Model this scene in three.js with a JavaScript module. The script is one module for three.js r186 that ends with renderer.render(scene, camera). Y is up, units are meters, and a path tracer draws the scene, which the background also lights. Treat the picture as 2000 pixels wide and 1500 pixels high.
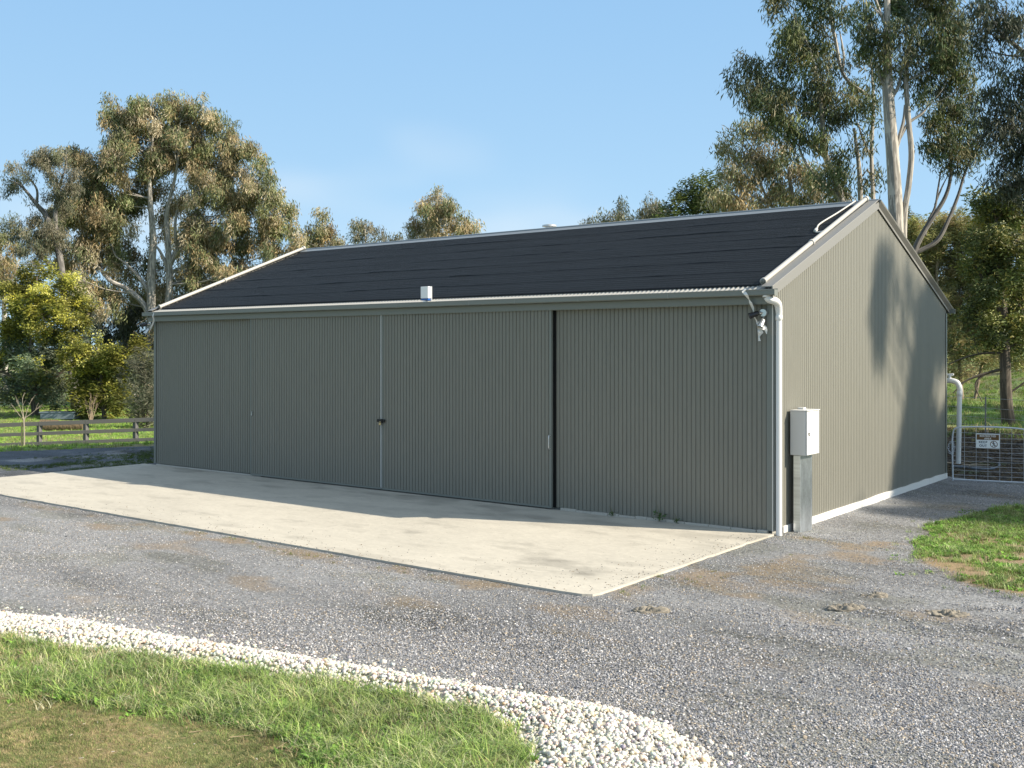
import * as THREE from 'three';
import { mergeGeometries, mergeVertices } from 'three/addons/utils/BufferGeometryUtils.js';
import { RoundedBoxGeometry } from 'three/addons/geometries/RoundedBoxGeometry.js';

// ------------------------------------------------------------------ camera, sky, sun, exposure
const scene = new THREE.Scene();
const CAM = new THREE.Vector3(6.317, 2.662, 14.524), YAW = -0.6532, FPX = 2064.4, HZ = 684.5;
const camera = new THREE.PerspectiveCamera(2 * Math.atan(750 / FPX) * 180 / Math.PI, 4 / 3, 0.1, 6000);
camera.position.copy(CAM);
camera.rotation.set(0, -YAW, 0);
camera.setViewOffset(2000, 1500, 0, 750 - HZ, 2000, 1500);
camera.updateProjectionMatrix();
const EXPOSURE = 1.95;
const SUN = new THREE.Vector3(5.4, 3.45, -2.0).normalize();

const renderer = new THREE.WebGLRenderer({ antialias: true });
renderer.setSize(1024, 768);
renderer.toneMapping = THREE.LinearToneMapping;
renderer.toneMappingExposure = EXPOSURE;
renderer.shadowMap.enabled = true;

const sun = new THREE.DirectionalLight(new THREE.Color(1.0, 0.90, 0.75), 4.6);
sun.position.copy(SUN).multiplyScalar(120);
sun.castShadow = true;
sun.shadow.mapSize.set(4096, 4096);
Object.assign(sun.shadow.camera, { left: -60, right: 60, top: 60, bottom: -60, near: 1, far: 300 });
scene.add(sun, sun.target);

// ------------------------------------------------------------------ random numbers and noise
function rng(seed) {
  let a = seed >>> 0;
  const f = () => { a |= 0; a = a + 0x6D2B79F5 | 0; let t = Math.imul(a ^ a >>> 15, 1 | a); t = t + Math.imul(t ^ t >>> 7, 61 | t) ^ t; return ((t ^ t >>> 14) >>> 0) / 4294967296; };
  f.r = (lo, hi) => lo + (hi - lo) * f();
  f.s = (w) => (f() * 2 - 1) * w;
  f.pick = (arr) => arr[Math.floor(f() * arr.length)];
  return f;
}
function hash2(x, y, s) { let h = Math.imul(x, 374761393) ^ Math.imul(y, 668265263) ^ Math.imul(s, 2147483647 - 1013); h = Math.imul(h ^ h >>> 13, 1274126177); return ((h ^ h >>> 16) >>> 0) / 4294967296; }
function vnoise(x, y, s = 1, px = 0, py = 0) {
  const xi = Math.floor(x), yi = Math.floor(y), fx = x - xi, fy = y - yi;
  const wx = (i) => px ? ((i % px) + px) % px : i, wy = (i) => py ? ((i % py) + py) % py : i;
  const u = fx * fx * (3 - 2 * fx), v = fy * fy * (3 - 2 * fy);
  const a = hash2(wx(xi), wy(yi), s), b = hash2(wx(xi + 1), wy(yi), s), c = hash2(wx(xi), wy(yi + 1), s), d = hash2(wx(xi + 1), wy(yi + 1), s);
  return a + (b - a) * u + (c - a) * v + (a - b - c + d) * u * v;
}
function fbm(x, y, s = 1, oct = 4, px = 0, py = 0) { let t = 0, a = 0.5, n = 0; for (let i = 0; i < oct; i++) { t += a * vnoise(x, y, s + i * 17, px, py); n += a; x *= 2; y *= 2; px *= 2; py *= 2; a *= 0.5; } return t / n; }
const clamp = (x, a = 0, b = 1) => Math.min(b, Math.max(a, x));
const sstep = (a, b, x) => { const t = clamp((x - a) / (b - a)); return t * t * (3 - 2 * t); };
const lerp = (a, b, t) => a + (b - a) * t;

// sky: blue air with a few thin wisps of cirrus, the same all round below an added overhead haze, a little brighter near the sun and the horizon
{
  const W = 1024, H = 512, data = new Float32Array(W * H * 4);
  for (let j = 0; j < H; j++) for (let i = 0; i < W; i++) {
    const el = ((j + 0.5) / H - 0.5) * Math.PI, az = ((i + 0.5) / W - 0.5) * 2 * Math.PI;
    const d = [Math.cos(el) * Math.cos(az), Math.sin(el), Math.cos(el) * Math.sin(az)];
    const y = Math.max(0, d[1]), k = Math.pow(1 - y, 3.2);
    let r = lerp(0.23, 0.58, k), g = lerp(0.48, 0.85, k), b = lerp(0.84, 1.05, k);
    const deep = 0.85 * sstep(0.30, 0.85, y); r = lerp(r, 0.25, deep); g = lerp(g, 0.38, deep); b = lerp(b, 0.56, deep);
    const sd = Math.max(0, d[0] * SUN.x + d[1] * SUN.y + d[2] * SUN.z);
    const glow = 0.30 * Math.pow(sd, 3) + 0.8 * Math.pow(sd, 24);
    r += glow * 0.9; g += glow * 0.85; b += glow * 0.7;
    const n1 = fbm(i / 120, j / 26 + i / 300, 5, 4), n2 = fbm(i / 46, j / 18, 9, 4);
    const wisp = sstep(0.46, 0.78, n1) * 1.5 * sstep(0.35, 0.7, n2) * sstep(0.02, 0.15, y);
    r = lerp(r, 0.78, wisp * 0.6); g = lerp(g, 0.9, wisp * 0.6); b = lerp(b, 1.0, wisp * 0.6);
    const addedHaze = sstep(0.28, 0.75, y) * (0.16 + 0.3 * fbm(i / 70, j / 40, 21, 4)); r = lerp(r, 0.86, addedHaze); g = lerp(g, 0.90, addedHaze); b = lerp(b, 0.93, addedHaze);  // unseen high haze, added to whiten the light in the shade
    if (el < 0) { const t = sstep(0, -0.08, el); r = lerp(r, 0.16, t); g = lerp(g, 0.17, t); b = lerp(b, 0.13, t); }
    const o = (j * W + i) * 4; data[o] = r / EXPOSURE; data[o + 1] = g / EXPOSURE; data[o + 2] = b / EXPOSURE; data[o + 3] = 1;
  }
  const sky = new THREE.DataTexture(data, W, H, THREE.RGBAFormat, THREE.FloatType);
  sky.mapping = THREE.EquirectangularReflectionMapping; sky.magFilter = sky.minFilter = THREE.LinearFilter; sky.wrapS = THREE.RepeatWrapping; sky.needsUpdate = true;
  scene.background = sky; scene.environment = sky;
}

// ------------------------------------------------------------------ helpers
const RIGHT = new THREE.Vector3(Math.cos(YAW), 0, Math.sin(YAW)), FWD = new THREE.Vector3(Math.sin(YAW), 0, -Math.cos(YAW));
// the point seen at pixel (u, v) of the 2000 x 1500 photograph, t metres away along the view
function at(u, v, t) { return CAM.clone().addScaledVector(RIGHT, (u - 1000) / FPX * t).addScaledVector(FWD, t).add(new THREE.Vector3(0, -(v - HZ) / FPX * t, 0)); }
const V = (x, y, z) => new THREE.Vector3(x, y, z);
const names = {};
function numbered(n) { const k = names[n] = (names[n] ?? -1) + 1; return k ? `${n}_${String(k).padStart(3, '0')}` : n; }
function tag(o, label, category, group) { o.userData.label = label; o.userData.category = category; if (group) o.userData.group = group; return o; }
function thing(name, label, category, pos, group) { const o = new THREE.Group(); o.name = numbered(name); if (pos) o.position.copy(pos); scene.add(o); return tag(o, label, category, group); }
function mesh(name, geo, mat, parent) { const m = new THREE.Mesh(geo, mat); m.name = parent === scene ? numbered(name) : name; m.castShadow = m.receiveShadow = true; parent.add(m); return m; }
function partLabel(o, label) { o.userData.label = label; return o; }
function structure(name, geo, mat) { const m = mesh(name, geo, mat, scene); m.userData.kind = 'structure'; return m; }
function shadows(m) { m.castShadow = m.receiveShadow = true; return m; }
const lin = (r, g, b) => new THREE.Color().setRGB(r, g, b);
function std(color, roughness = 0.8, metalness = 0, extra = {}) { return new THREE.MeshStandardMaterial({ color, roughness, metalness, ...extra }); }
function box(w, h, d, x, y, z, r = 0) { const g = r ? new RoundedBoxGeometry(w, h, d, 2, r) : new THREE.BoxGeometry(w, h, d); g.translate(x, y, z); return g; }
function merge(gs) { const list = gs.map((g) => { const n = g.index ? g.toNonIndexed() : g; for (const k of Object.keys(n.attributes)) if (!['position', 'normal', 'uv', 'color'].includes(k)) n.deleteAttribute(k); return n; }); return mergeGeometries(list); }
function tube(pts, radii, seg = 8, smoothSteps = 4, caps = true) {
  const P = pts.map((p) => p.isVector3 ? p : V(...p));
  const rad = Array.isArray(radii) ? radii : P.map(() => radii);
  let Q = P, R = rad;
  if (P.length > 2 && smoothSteps > 1) {
    const c = new THREE.CatmullRomCurve3(P, false, 'centripetal'); Q = []; R = [];
    const n = (P.length - 1) * smoothSteps;
    for (let i = 0; i <= n; i++) { const t = i / n, f = t * (P.length - 1), k = Math.min(P.length - 2, Math.floor(f)); Q.push(c.getPoint(t)); R.push(lerp(rad[k], rad[k + 1], f - k)); }
  }
  const pos = [], uv = [], idx = [];
  let nrm = V(0.31, 0.21, 0.93), len = 0;
  for (let i = 0; i < Q.length; i++) {
    const T = Q[Math.min(i + 1, Q.length - 1)].clone().sub(Q[Math.max(i - 1, 0)]).normalize();
    nrm = nrm.clone().addScaledVector(T, -nrm.dot(T)); if (nrm.lengthSq() < 1e-6) nrm = V(T.y, T.z, T.x).addScaledVector(T, -V(T.y, T.z, T.x).dot(T)); nrm.normalize();
    const b = T.clone().cross(nrm);
    if (i) len += Q[i].distanceTo(Q[i - 1]);
    for (let k = 0; k <= seg; k++) { const a = k / seg * Math.PI * 2, p = Q[i].clone().addScaledVector(nrm, Math.cos(a) * R[i]).addScaledVector(b, Math.sin(a) * R[i]); pos.push(p.x, p.y, p.z); uv.push(k / seg, len); }
  }
  const w = seg + 1;
  for (let i = 0; i < Q.length - 1; i++) for (let k = 0; k < seg; k++) { const a = i * w + k; idx.push(a, a + 1, a + w, a + 1, a + w + 1, a + w); }
  if (caps) for (const [i, f] of [[0, 1], [Q.length - 1, 0]]) { const c = pos.length / 3; pos.push(Q[i].x, Q[i].y, Q[i].z); uv.push(0, 0); for (let k = 0; k < seg; k++) f ? idx.push(c, i * w + k + 1, i * w + k) : idx.push(c, i * w + k, i * w + k + 1); }
  const g = new THREE.BufferGeometry(); g.setAttribute('position', new THREE.Float32BufferAttribute(pos, 3)); g.setAttribute('uv', new THREE.Float32BufferAttribute(uv, 2)); g.setIndex(idx); g.computeVertexNormals();
  return g;
}
function tex(w, h, fn, { srgb = true, repeat, wrap = true } = {}) {   // fn(x, y, out) writes 0..1 sRGB-like linear values
  const d = new Uint8Array(w * h * 4), o = [0, 0, 0];
  const enc = (c) => srgb ? (c <= 0.0031308 ? 12.92 * c : 1.055 * Math.pow(c, 1 / 2.4) - 0.055) : c;
  for (let j = 0; j < h; j++) for (let i = 0; i < w; i++) { fn(i, j, o); const k = (j * w + i) * 4; d[k] = 255 * clamp(enc(clamp(o[0]))); d[k + 1] = 255 * clamp(enc(clamp(o[1]))); d[k + 2] = 255 * clamp(enc(clamp(o[2]))); d[k + 3] = 255; }
  const t = new THREE.DataTexture(d, w, h, THREE.RGBAFormat); t.magFilter = THREE.LinearFilter; t.minFilter = THREE.LinearFilter;
  if (wrap) t.wrapS = t.wrapT = THREE.RepeatWrapping; else t.wrapS = t.wrapT = THREE.ClampToEdgeWrapping;
  if (srgb) t.colorSpace = THREE.SRGBColorSpace; if (repeat) t.repeat.set(...repeat); t.needsUpdate = true; return t;
}
function mono(w, h, fn, opt = {}) { return tex(w, h, (i, j, o) => { o[0] = o[1] = o[2] = fn(i, j); }, { srgb: false, ...opt }); }
function instances(name, geo, mat, list, parent) {        // list of [Matrix4, Color]
  const m = new THREE.InstancedMesh(geo, mat, list.length); m.name = parent === scene ? numbered(name) : name;
  list.forEach(([mx, c], i) => { m.setMatrixAt(i, mx); if (c) m.setColorAt(i, c); });
  shadows(m); parent.add(m); return m;
}
const _q = new THREE.Quaternion(), _e = new THREE.Euler();
function mtx(p, rx, ry, rz, sx, sy = sx, sz = sx) { return new THREE.Matrix4().compose(p, _q.setFromEuler(_e.set(rx, ry, rz, 'YXZ')).clone(), V(sx, sy, sz)); }
function inPoly(x, z, P) { let c = false; for (let i = 0, j = P.length - 1; i < P.length; j = i++) { const [xi, zi] = P[i], [xj, zj] = P[j]; if ((zi > z) !== (zj > z) && x < (xj - xi) * (z - zi) / (zj - zi) + xi) c = !c; } return c; }
function polyDist(x, z, P, closed = true) { let m = 1e9; for (let i = 0; i < P.length - (closed ? 0 : 1); i++) { const a = P[i], b = P[(i + 1) % P.length], dx = b[0] - a[0], dz = b[1] - a[1]; const t = clamp(((x - a[0]) * dx + (z - a[1]) * dz) / (dx * dx + dz * dz + 1e-9)); m = Math.min(m, Math.hypot(x - a[0] - dx * t, z - a[1] - dz * t)); } return m; }

// ------------------------------------------------------------------ the lie of the land
function landH(x, z) {
  const s = -(x * 0.85 + z * 0.53);
  let h = -0.045 - 1.62 * sstep(18.8, 31, s) * sstep(-8, -17, x);
  h += 2.6 * sstep(45, 95, -z) * sstep(-45, -20, x);
  h -= 0.045 * sstep(-0.4, 0.5, x) * sstep(0.2, -1.2, z);
  h += (fbm(x * 0.12, z * 0.12, 3, 3) - 0.5) * 0.5 * sstep(24, 45, Math.hypot(x - 2, z - 2));
  return h;
}
const apron = [[-15.68, 0.02], [0.02, 0.02], [0.03, 4.72], [0.0, 4.82], [-0.1, 4.88], [-0.4, 4.9], [-15.5, 4.72], [-15.68, 3.4]];
const GRASS_R = [[1.3, -2.6], [1.52, -1.83], [1.7, -0.9], [1.86, -0.1], [1.98, 0.45], [2.3, 0.95], [2.93, 1.85], [3.4, 2.1], [4.0, 2.25], [6, 2.3], [12, 1.8], [16, -3], [14, -7], [6, -6.9], [2.3, -6.3], [1.85, -5.4], [1.62, -3.9]];
const WHITE_TOP = [[-9.5, 10.2], [-7, 9.75], [-4.42, 9.11], [-3.53, 8.79], [-2.5, 8.61], [-1.57, 8.44], [-0.73, 8.26], [0.06, 8.12], [0.81, 8.0], [1.48, 7.87], [2.11, 7.76], [2.65, 7.86], [3.2, 8.25], [3.7, 9.2], [3.9, 10.4]];
const WHITE_BOT = [[-9.2, 10.9], [-6.4, 10.4], [-3.62, 9.66], [-2.7, 9.4], [-1.84, 9.17], [-1.04, 8.96], [-0.32, 8.74], [0.42, 8.6], [1.05, 8.47], [1.38, 8.48], [1.86, 8.64], [2.2, 8.95], [2.55, 9.6], [2.7, 10.6]];
const MAT_TOP = [[-7, 11.8], [-3.5, 10.9], [-1.85, 10.41], [-1.26, 10.18], [-0.59, 10.05], [0.08, 9.78], [0.48, 9.72], [0.99, 9.79], [1.35, 10.0], [1.7, 10.6]];
const WHITE = [...WHITE_TOP, ...WHITE_BOT.slice().reverse()];
const VERGE = [...WHITE_BOT, ...MAT_TOP.slice().reverse()];
const LAWN = [...MAT_TOP, [1.9, 14], [-12, 16], [-9, 12.4]];
// driveway gravel, bounded on the left by the paddock and behind by the gate
const YARD = [[-24, 9], [-22.2, 2.6], [-21.4, 0.3], [-20.4, -1.7], [-19.4, -3.6], [-18.2, -6], [-16.2, -9.2], [0.1, -9.2], [1.8, -9.1], [3.2, -8.6], [16, -8], [24, 2], [24, 20], [6, 26], [3.9, 12], [3.9, 10.4], ...WHITE_TOP.slice(0, -1).reverse(), [-14, 11], [-24, 13]];

const groundNoise = tex(512, 512, (i, j, o) => { const n = fbm(i / 64, j / 64, 31, 5, 8, 8), m = hash2(i, j, 4), k = 0.45 + 0.75 * n + 0.35 * (m - 0.5); o[0] = k * 0.78; o[1] = k * 0.78; o[2] = k * 0.76; });
const groundBump = mono(512, 512, (i, j) => fbm(i / 32, j / 32, 77, 5, 16, 16));
function landColor(x, z, c) {
  const n = fbm(x * 0.35, z * 0.35, 12, 4), n2 = fbm(x * 0.09, z * 0.09, 19, 3);
  const green = [0.17, 0.28, 0.05], dry = [0.30, 0.26, 0.12], soil = [0.06, 0.045, 0.032];
  const dryness = sstep(0.52, 0.72, n * 0.6 + n2 * 0.45);
  for (let k = 0; k < 3; k++) c[k] = lerp(green[k], dry[k], dryness);
  const behindGate = sstep(-8.3, -9.6, z) * sstep(-25, -18, z) * sstep(-14, -6, x) + sstep(-17, -19, z) * sstep(-31, -25, z) * 0.0;
  const bare = clamp(behindGate * sstep(0.25, 0.5, n + 0.12));
  for (let k = 0; k < 3; k++) c[k] = lerp(c[k], soil[k] * (0.7 + 0.6 * n), bare);
  const straw = [0.20, 0.16, 0.075], band = sstep(-46, -56, z) * sstep(-34, -24, x);
  for (let k = 0; k < 3; k++) c[k] = lerp(c[k], straw[k], band * 0.6 * sstep(0.4, 0.6, n));
}
{
  // one sheet of land: dense near the shed, reaching the horizon
  const N = 300, pos = [], col = [], uv = [], idx = [], c = [0, 0, 0];
  const map = (i) => { const t = i / N * 2 - 1; return Math.sinh(t * 7.2) / Math.sinh(7.2) * 3000; };
  for (let j = 0; j <= N; j++) for (let i = 0; i <= N; i++) { const x = map(i) - 6, z = map(j) - 4; pos.push(x, landH(x, z), z); landColor(x, z, c); col.push(...c); uv.push(x / 2.2, z / 2.2); }
  for (let j = 0; j < N; j++) for (let i = 0; i < N; i++) { const a = j * (N + 1) + i; idx.push(a, a + N + 1, a + 1, a + 1, a + N + 1, a + N + 2); }
  const g = new THREE.BufferGeometry(); g.setAttribute('position', new THREE.Float32BufferAttribute(pos, 3)); g.setAttribute('color', new THREE.Float32BufferAttribute(col, 3)); g.setAttribute('uv', new THREE.Float32BufferAttribute(uv, 2)); g.setIndex(idx); g.computeVertexNormals();
  structure('ground', g, std(0xffffff, 0.95, 0, { vertexColors: true, map: groundNoise, bumpMap: groundBump, bumpScale: 0.03 }));
}
// a sheet that follows the land inside a polygon, lifted a little
function sheet(name, poly, lift, cell, mat, uvOf) {
  const xs = poly.map((p) => p[0]), zs = poly.map((p) => p[1]);
  const shape = new THREE.Shape(poly.map(([x, z]) => new THREE.Vector2(x, -z)));
  let g = new THREE.ShapeGeometry(shape).toNonIndexed();
  // split triangles until short enough, so that the sheet can follow the land
  let tri = []; const p = g.attributes.position;
  for (let i = 0; i < p.count; i += 3) tri.push([0, 1, 2].map((k) => [p.getX(i + k), -p.getY(i + k)]));
  for (let it = 0; it < 14; it++) {
    const next = []; let any = false;
    for (const t of tri) {
      const e = [0, 1, 2].map((k) => Math.hypot(t[k][0] - t[(k + 1) % 3][0], t[k][1] - t[(k + 1) % 3][1])), k = e.indexOf(Math.max(...e));
      if (e[k] > cell) { any = true; const a = t[k], b = t[(k + 1) % 3], c = t[(k + 2) % 3], m = [(a[0] + b[0]) / 2, (a[1] + b[1]) / 2]; next.push([a, m, c], [m, b, c]); } else next.push(t);
    }
    tri = next; if (!any) break;
  }
  const pos = [], uv = [];
  const l = typeof lift === 'function' ? lift : () => lift;
  for (const t of tri) for (const [x, z] of t) { pos.push(x, landH(x, z) + l(x, z), z); uv.push(...uvOf(x, z)); }
  g = new THREE.BufferGeometry(); g.setAttribute('position', new THREE.Float32BufferAttribute(pos, 3)); g.setAttribute('uv', new THREE.Float32BufferAttribute(uv, 2)); g = mergeVertices(g, 1e-4); g.computeVertexNormals();
  return structure(name, g, mat);
}
const YX0 = -24, YX1 = 10, YZ0 = -10, YZ1 = 11;      // the part of the yard that the gravel map covers
// brown earth worn through the gravel: [x, z, rx, rz, strength]
const DIRT = [[0.75, 3.2, 0.9, 0.9, 0.8], [0.9, 2.2, 0.6, 0.9, 0.7], [1.5, 2.6, 0.7, 0.45, 0.6], [1.4, 0.9, 0.6, 0.5, 0.75], [1.2, 0.2, 0.55, 0.35, 0.8], [0.2, 4.3, 0.3, 0.6, 0.6], [1.45, -0.2, 0.35, 0.5, 0.9], [-2, 5.1, 1.6, 0.28, 0.7], [-5.5, 5.05, 2.4, 0.25, 0.8], [-8.5, 5.5, 0.6, 0.3, 0.8], [-6.2, 5.9, 0.9, 0.35, 0.6], [-10.8, 5.0, 1.4, 0.22, 0.55], [-10.3, 6.1, 0.5, 0.3, 0.7], [-9.9, 7.2, 0.5, 0.2, 0.5], [-3.3, 6.6, 0.8, 0.3, 0.5], [-1.6, 6.2, 0.6, 0.3, 0.5], [0.3, 5.5, 0.6, 0.25, 0.55], [-4.2, 8.3, 0.5, 0.3, 0.5], [2.2, 4.2, 0.5, 0.3, 0.5], [3.2, 3.5, 0.6, 0.3, 0.5], [0.5, -0.1, 0.3, 0.3, 0.6], [0.9, 6.2, 0.5, 0.2, 0.35], [2.6, 6.0, 0.5, 0.2, 0.3], [4.6, 5.6, 0.6, 0.25, 0.4], [1.0, -4.8, 0.5, 0.9, 0.35], [1.8, -6.9, 0.8, 0.5, 0.5]];
function dirtAt(x, z) { let d = 0; const w = (fbm(x * 2.2, z * 3.4, 41, 6) - 0.5) * 2.4; for (const [a, b, rx, rz, s] of DIRT) { const q = Math.hypot((x - a) / rx, (z - b) / rz) + w; d = Math.max(d, 0.8 * s * sstep(1.1, 0.1, q)); } return d; }
const gravelMap = tex(2048, 1265, (i, j, o) => {
  const x = lerp(YX0, YX1, i / 2048), z = lerp(YZ0, YZ1, j / 1265);
  const n = fbm(x * 0.5, z * 1.1, 52, 5), s = hash2(i, j, 8), s2 = hash2(i >> 1, j >> 1, 9);
  const lane = fbm(x * 0.22 + z * 0.12, z * 0.95 - x * 0.13, 57, 4), wet = sstep(0.5, 0.68, fbm(x * 0.8, z * 1.9, 59, 5));
  let k = 0.188 + 0.10 * (n - 0.5) + 0.26 * (lane - 0.5) - 0.045 * wet + 0.13 * (s - 0.5) + 0.06 * (s2 - 0.5);
  if (s > 0.975) k += 0.18; 
  let r = k * 0.985, g = k * 0.99, b = k * lerp(0.99, 0.9, wet);
  const far = sstep(-13, -18, x);
  const paintedShade = far * sstep(0.35, 0.55, fbm(x * 0.9, z * 0.9, 97, 4) + 0.12); r = lerp(r, k * 0.36, paintedShade); g = lerp(g, k * 0.42, paintedShade); b = lerp(b, k * 0.5, paintedShade);  // shed shadow at the left end painted into the gravel colour
  const d = dirtAt(x, z) * (0.75 + 0.5 * s2);
  r = lerp(r, 0.235 + 0.08 * (s - 0.5), d); g = lerp(g, 0.165 + 0.06 * (s - 0.5), d); b = lerp(b, 0.088 + 0.04 * (s - 0.5), d);
  if (inPoly(x, z, GRASS_R)) { const q = fbm(x * 1.6, z * 1.6, 63, 4), e = sstep(0.0, 0.35, polyDist(x, z, GRASS_R) + (q - 0.5) * 0.4); r = lerp(r, 0.25 + 0.07 * (s - 0.5) + 0.08 * (q - 0.5), e); g = lerp(g, 0.18 + 0.06 * (s - 0.5) + 0.06 * (q - 0.5), e); b = lerp(b, 0.10 + 0.04 * (s - 0.5), e); }
  o[0] = r; o[1] = g; o[2] = b;
}, { wrap: false });
const gravelBump = mono(512, 512, (i, j) => 0.55 * vnoise(i / 8, j / 8, 3, 64, 64) + 0.45 * hash2(i >> 1, j >> 1, 2));
gravelBump.repeat.set((YX1 - YX0) / 2.1, (YZ1 - YZ0) / 2.1);
const yardLift = (x, z) => 0.02 + 0.012 * (fbm(x * 1.1, z * 1.9, 71, 3) - 0.5) + 0.03 * sstep(0.45, 0.75, fbm(x * 0.9 + 5, z * 2.4, 74, 3)) * sstep(1.5, 3, x) * sstep(5, 3.6, z);
sheet('gravel_yard', YARD, yardLift, 0.45, std(0xffffff, 0.92, 0, { map: gravelMap, bumpMap: gravelBump, bumpScale: 0.012 }), (x, z) => [clamp((x - YX0) / (YX1 - YX0), 0.001, 0.999), clamp((z - YZ0) / (YZ1 - YZ0), 0.001, 0.999)]);
const yardH = (x, z) => landH(x, z) + yardLift(x, z);

const lawnMap = tex(1024, 1024, (i, j, o) => { const n = fbm(i / 60, j / 60, 14, 5), s = hash2(i, j, 6), d = sstep(0.42, 0.62, n); const k = 0.8 + 0.5 * (s - 0.5); o[0] = lerp(0.18, 0.37, d) * k; o[1] = lerp(0.20, 0.28, d) * k; o[2] = lerp(0.07, 0.15, d) * k; });
sheet('lawn', LAWN, 0.035, 0.4, std(0xffffff, 0.96, 0, { map: lawnMap, bumpMap: groundBump, bumpScale: 0.02 }), (x, z) => [x / 6, z / 6]);
sheet('verge', VERGE, 0.03, 0.4, std(lin(0.07, 0.065, 0.03), 0.96, 0, { map: groundNoise }), (x, z) => [x, z]);
sheet('pebble_bed', WHITE, (x, z) => 0.016 + 0.055 * sstep(0, 0.28, polyDist(x, z, WHITE)), 0.2, std(lin(0.62, 0.58, 0.50), 0.9, 0, { map: groundNoise }), (x, z) => [x * 2, z * 2]);

// concrete apron: slab with a rounded near corner, stained and scuffed
const concreteMap = tex(2048, 640, (i, j, o) => {
  const x = -15.7 + i / 2048 * 15.74, z = j / 640 * 4.92, s = hash2(i, j, 3);
  const n = fbm(x * 0.8, z * 1.6, 22, 5), m = fbm(x * 3, z * 6, 27, 4), f = fbm(x * 14, z * 20, 29, 3);
  let k = 0.465 + 0.08 * (n - 0.5) + 0.06 * (m - 0.5) + 0.07 * (f - 0.5) + 0.03 * (s - 0.5);
  const st = sstep(0.60, 0.74, fbm(x * 1.7 + 9, z * 3.4, 33, 6)) * 0.055; k -= st;
  for (const [a, b, rx, rz, w] of [[-4.2, 3.1, 0.26, 0.18, 0.16], [-1.2, 3.75, 0.9, 0.35, 0.14], [-1.0, 4.1, 0.5, 0.25, 0.12], [-2.3, 2.9, 0.2, 0.1, 0.12], [-8, 3.9, 0.6, 0.2, 0.1], [-11, 2.2, 0.8, 0.2, 0.08], [-6.9, 4.4, 0.5, 0.2, 0.12]]) k -= 0.75 * w * sstep(1.1, 0.1, Math.hypot((x - a) / rx, (z - b) / rz) + (m - 0.5) * 1.6);
  const wallPatches = sstep(0.50, 0.72, fbm(x * 1.1, z * 2.2 + 7, 91, 5)) * sstep(2.6, 0.4, z + 0.8 * (m - 0.5)) * (0.07 + 0.08 * f); k -= wallPatches;  // patches darker towards the wall
  if (hash2(i >> 1, j >> 1, 77) > 0.9985) k *= 0.45;
  o[0] = k * 1.02; o[1] = k * 0.945; o[2] = k * 0.79;
}, { wrap: false });
{
  const rough = []; apron.forEach((a, i) => { const b = apron[(i + 1) % apron.length], n = Math.max(1, Math.round(Math.hypot(b[0] - a[0], b[1] - a[1]) / 0.13)); for (let k = 0; k < n; k++) { const t = k / n, x = lerp(a[0], b[0], t), z = lerp(a[1], b[1], t), j = z > 0.1 ? 0.022 * (fbm(x * 4, z * 4, 17, 3) - 0.5) - 0.02 * (hash2(Math.floor(x * 40), Math.floor(z * 40), 6) > 0.93 ? 1 : 0) : 0; rough.push([x + ((x > -0.3 || x < -15.4) && z < 4.5 ? j : 0), z + (z > 4.4 && x < -0.6 ? j : 0)]); } });
  const sh = new THREE.Shape(rough.map(([x, z]) => new THREE.Vector2(x, -z)));
  const g = new THREE.ExtrudeGeometry(sh, { depth: 0.16, bevelEnabled: false });
  g.rotateX(-Math.PI / 2); g.translate(0, -0.16, 0);
  const p = g.attributes.position, uv = g.attributes.uv;
  for (let i = 0; i < p.count; i++) uv.setXY(i, (p.getX(i) + 15.7) / 15.74, p.getZ(i) / 4.92);
  structure('concrete_pavement', g, std(0xffffff, 0.85, 0, { map: concreteMap, bumpMap: mono(512, 512, (i, j) => fbm(i / 16, j / 16, 8, 4, 32, 32), { repeat: [8, 2.6] }), bumpScale: 0.003 }));
}

// ------------------------------------------------------------------ the shed
const L = 15.3, D = 8.9, PITCH = 0.0762, SL = 0.383, EAVE = 3.55, EZ = 0.12, RIDGE_Z = -4.45;
const roofY = (z) => z > RIDGE_Z ? EAVE + (EZ - z) * SL : EAVE + (EZ - (2 * RIDGE_Z - z)) * SL;
const RIDGE_Y = roofY(RIDGE_Z);
const wallGrain = tex(512, 512, (i, j, o) => { const n = fbm(i / 24, j / 90, 5, 5, 0, 0), s = hash2(i, j, 2), sc = hash2(i >> 2, j >> 3, 71) > 0.9993 ? 0.7 : 0; const k = 0.93 + 0.10 * (n - 0.5) + 0.03 * (s - 0.5) + sc; o[0] = k; o[1] = k; o[2] = k * 0.99; });
const steelPaint = std(lin(0.192, 0.187, 0.158), 0.48, 0, { map: wallGrain, side: THREE.DoubleSide });
const trimPaint = std(lin(0.175, 0.185, 0.165), 0.4);
const bargePaint = std(lin(0.195, 0.19, 0.175), 0.45);
const whitePVC = std(lin(0.70, 0.70, 0.685), 0.35);
const dark = std(lin(0.012, 0.012, 0.012), 0.8);
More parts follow.
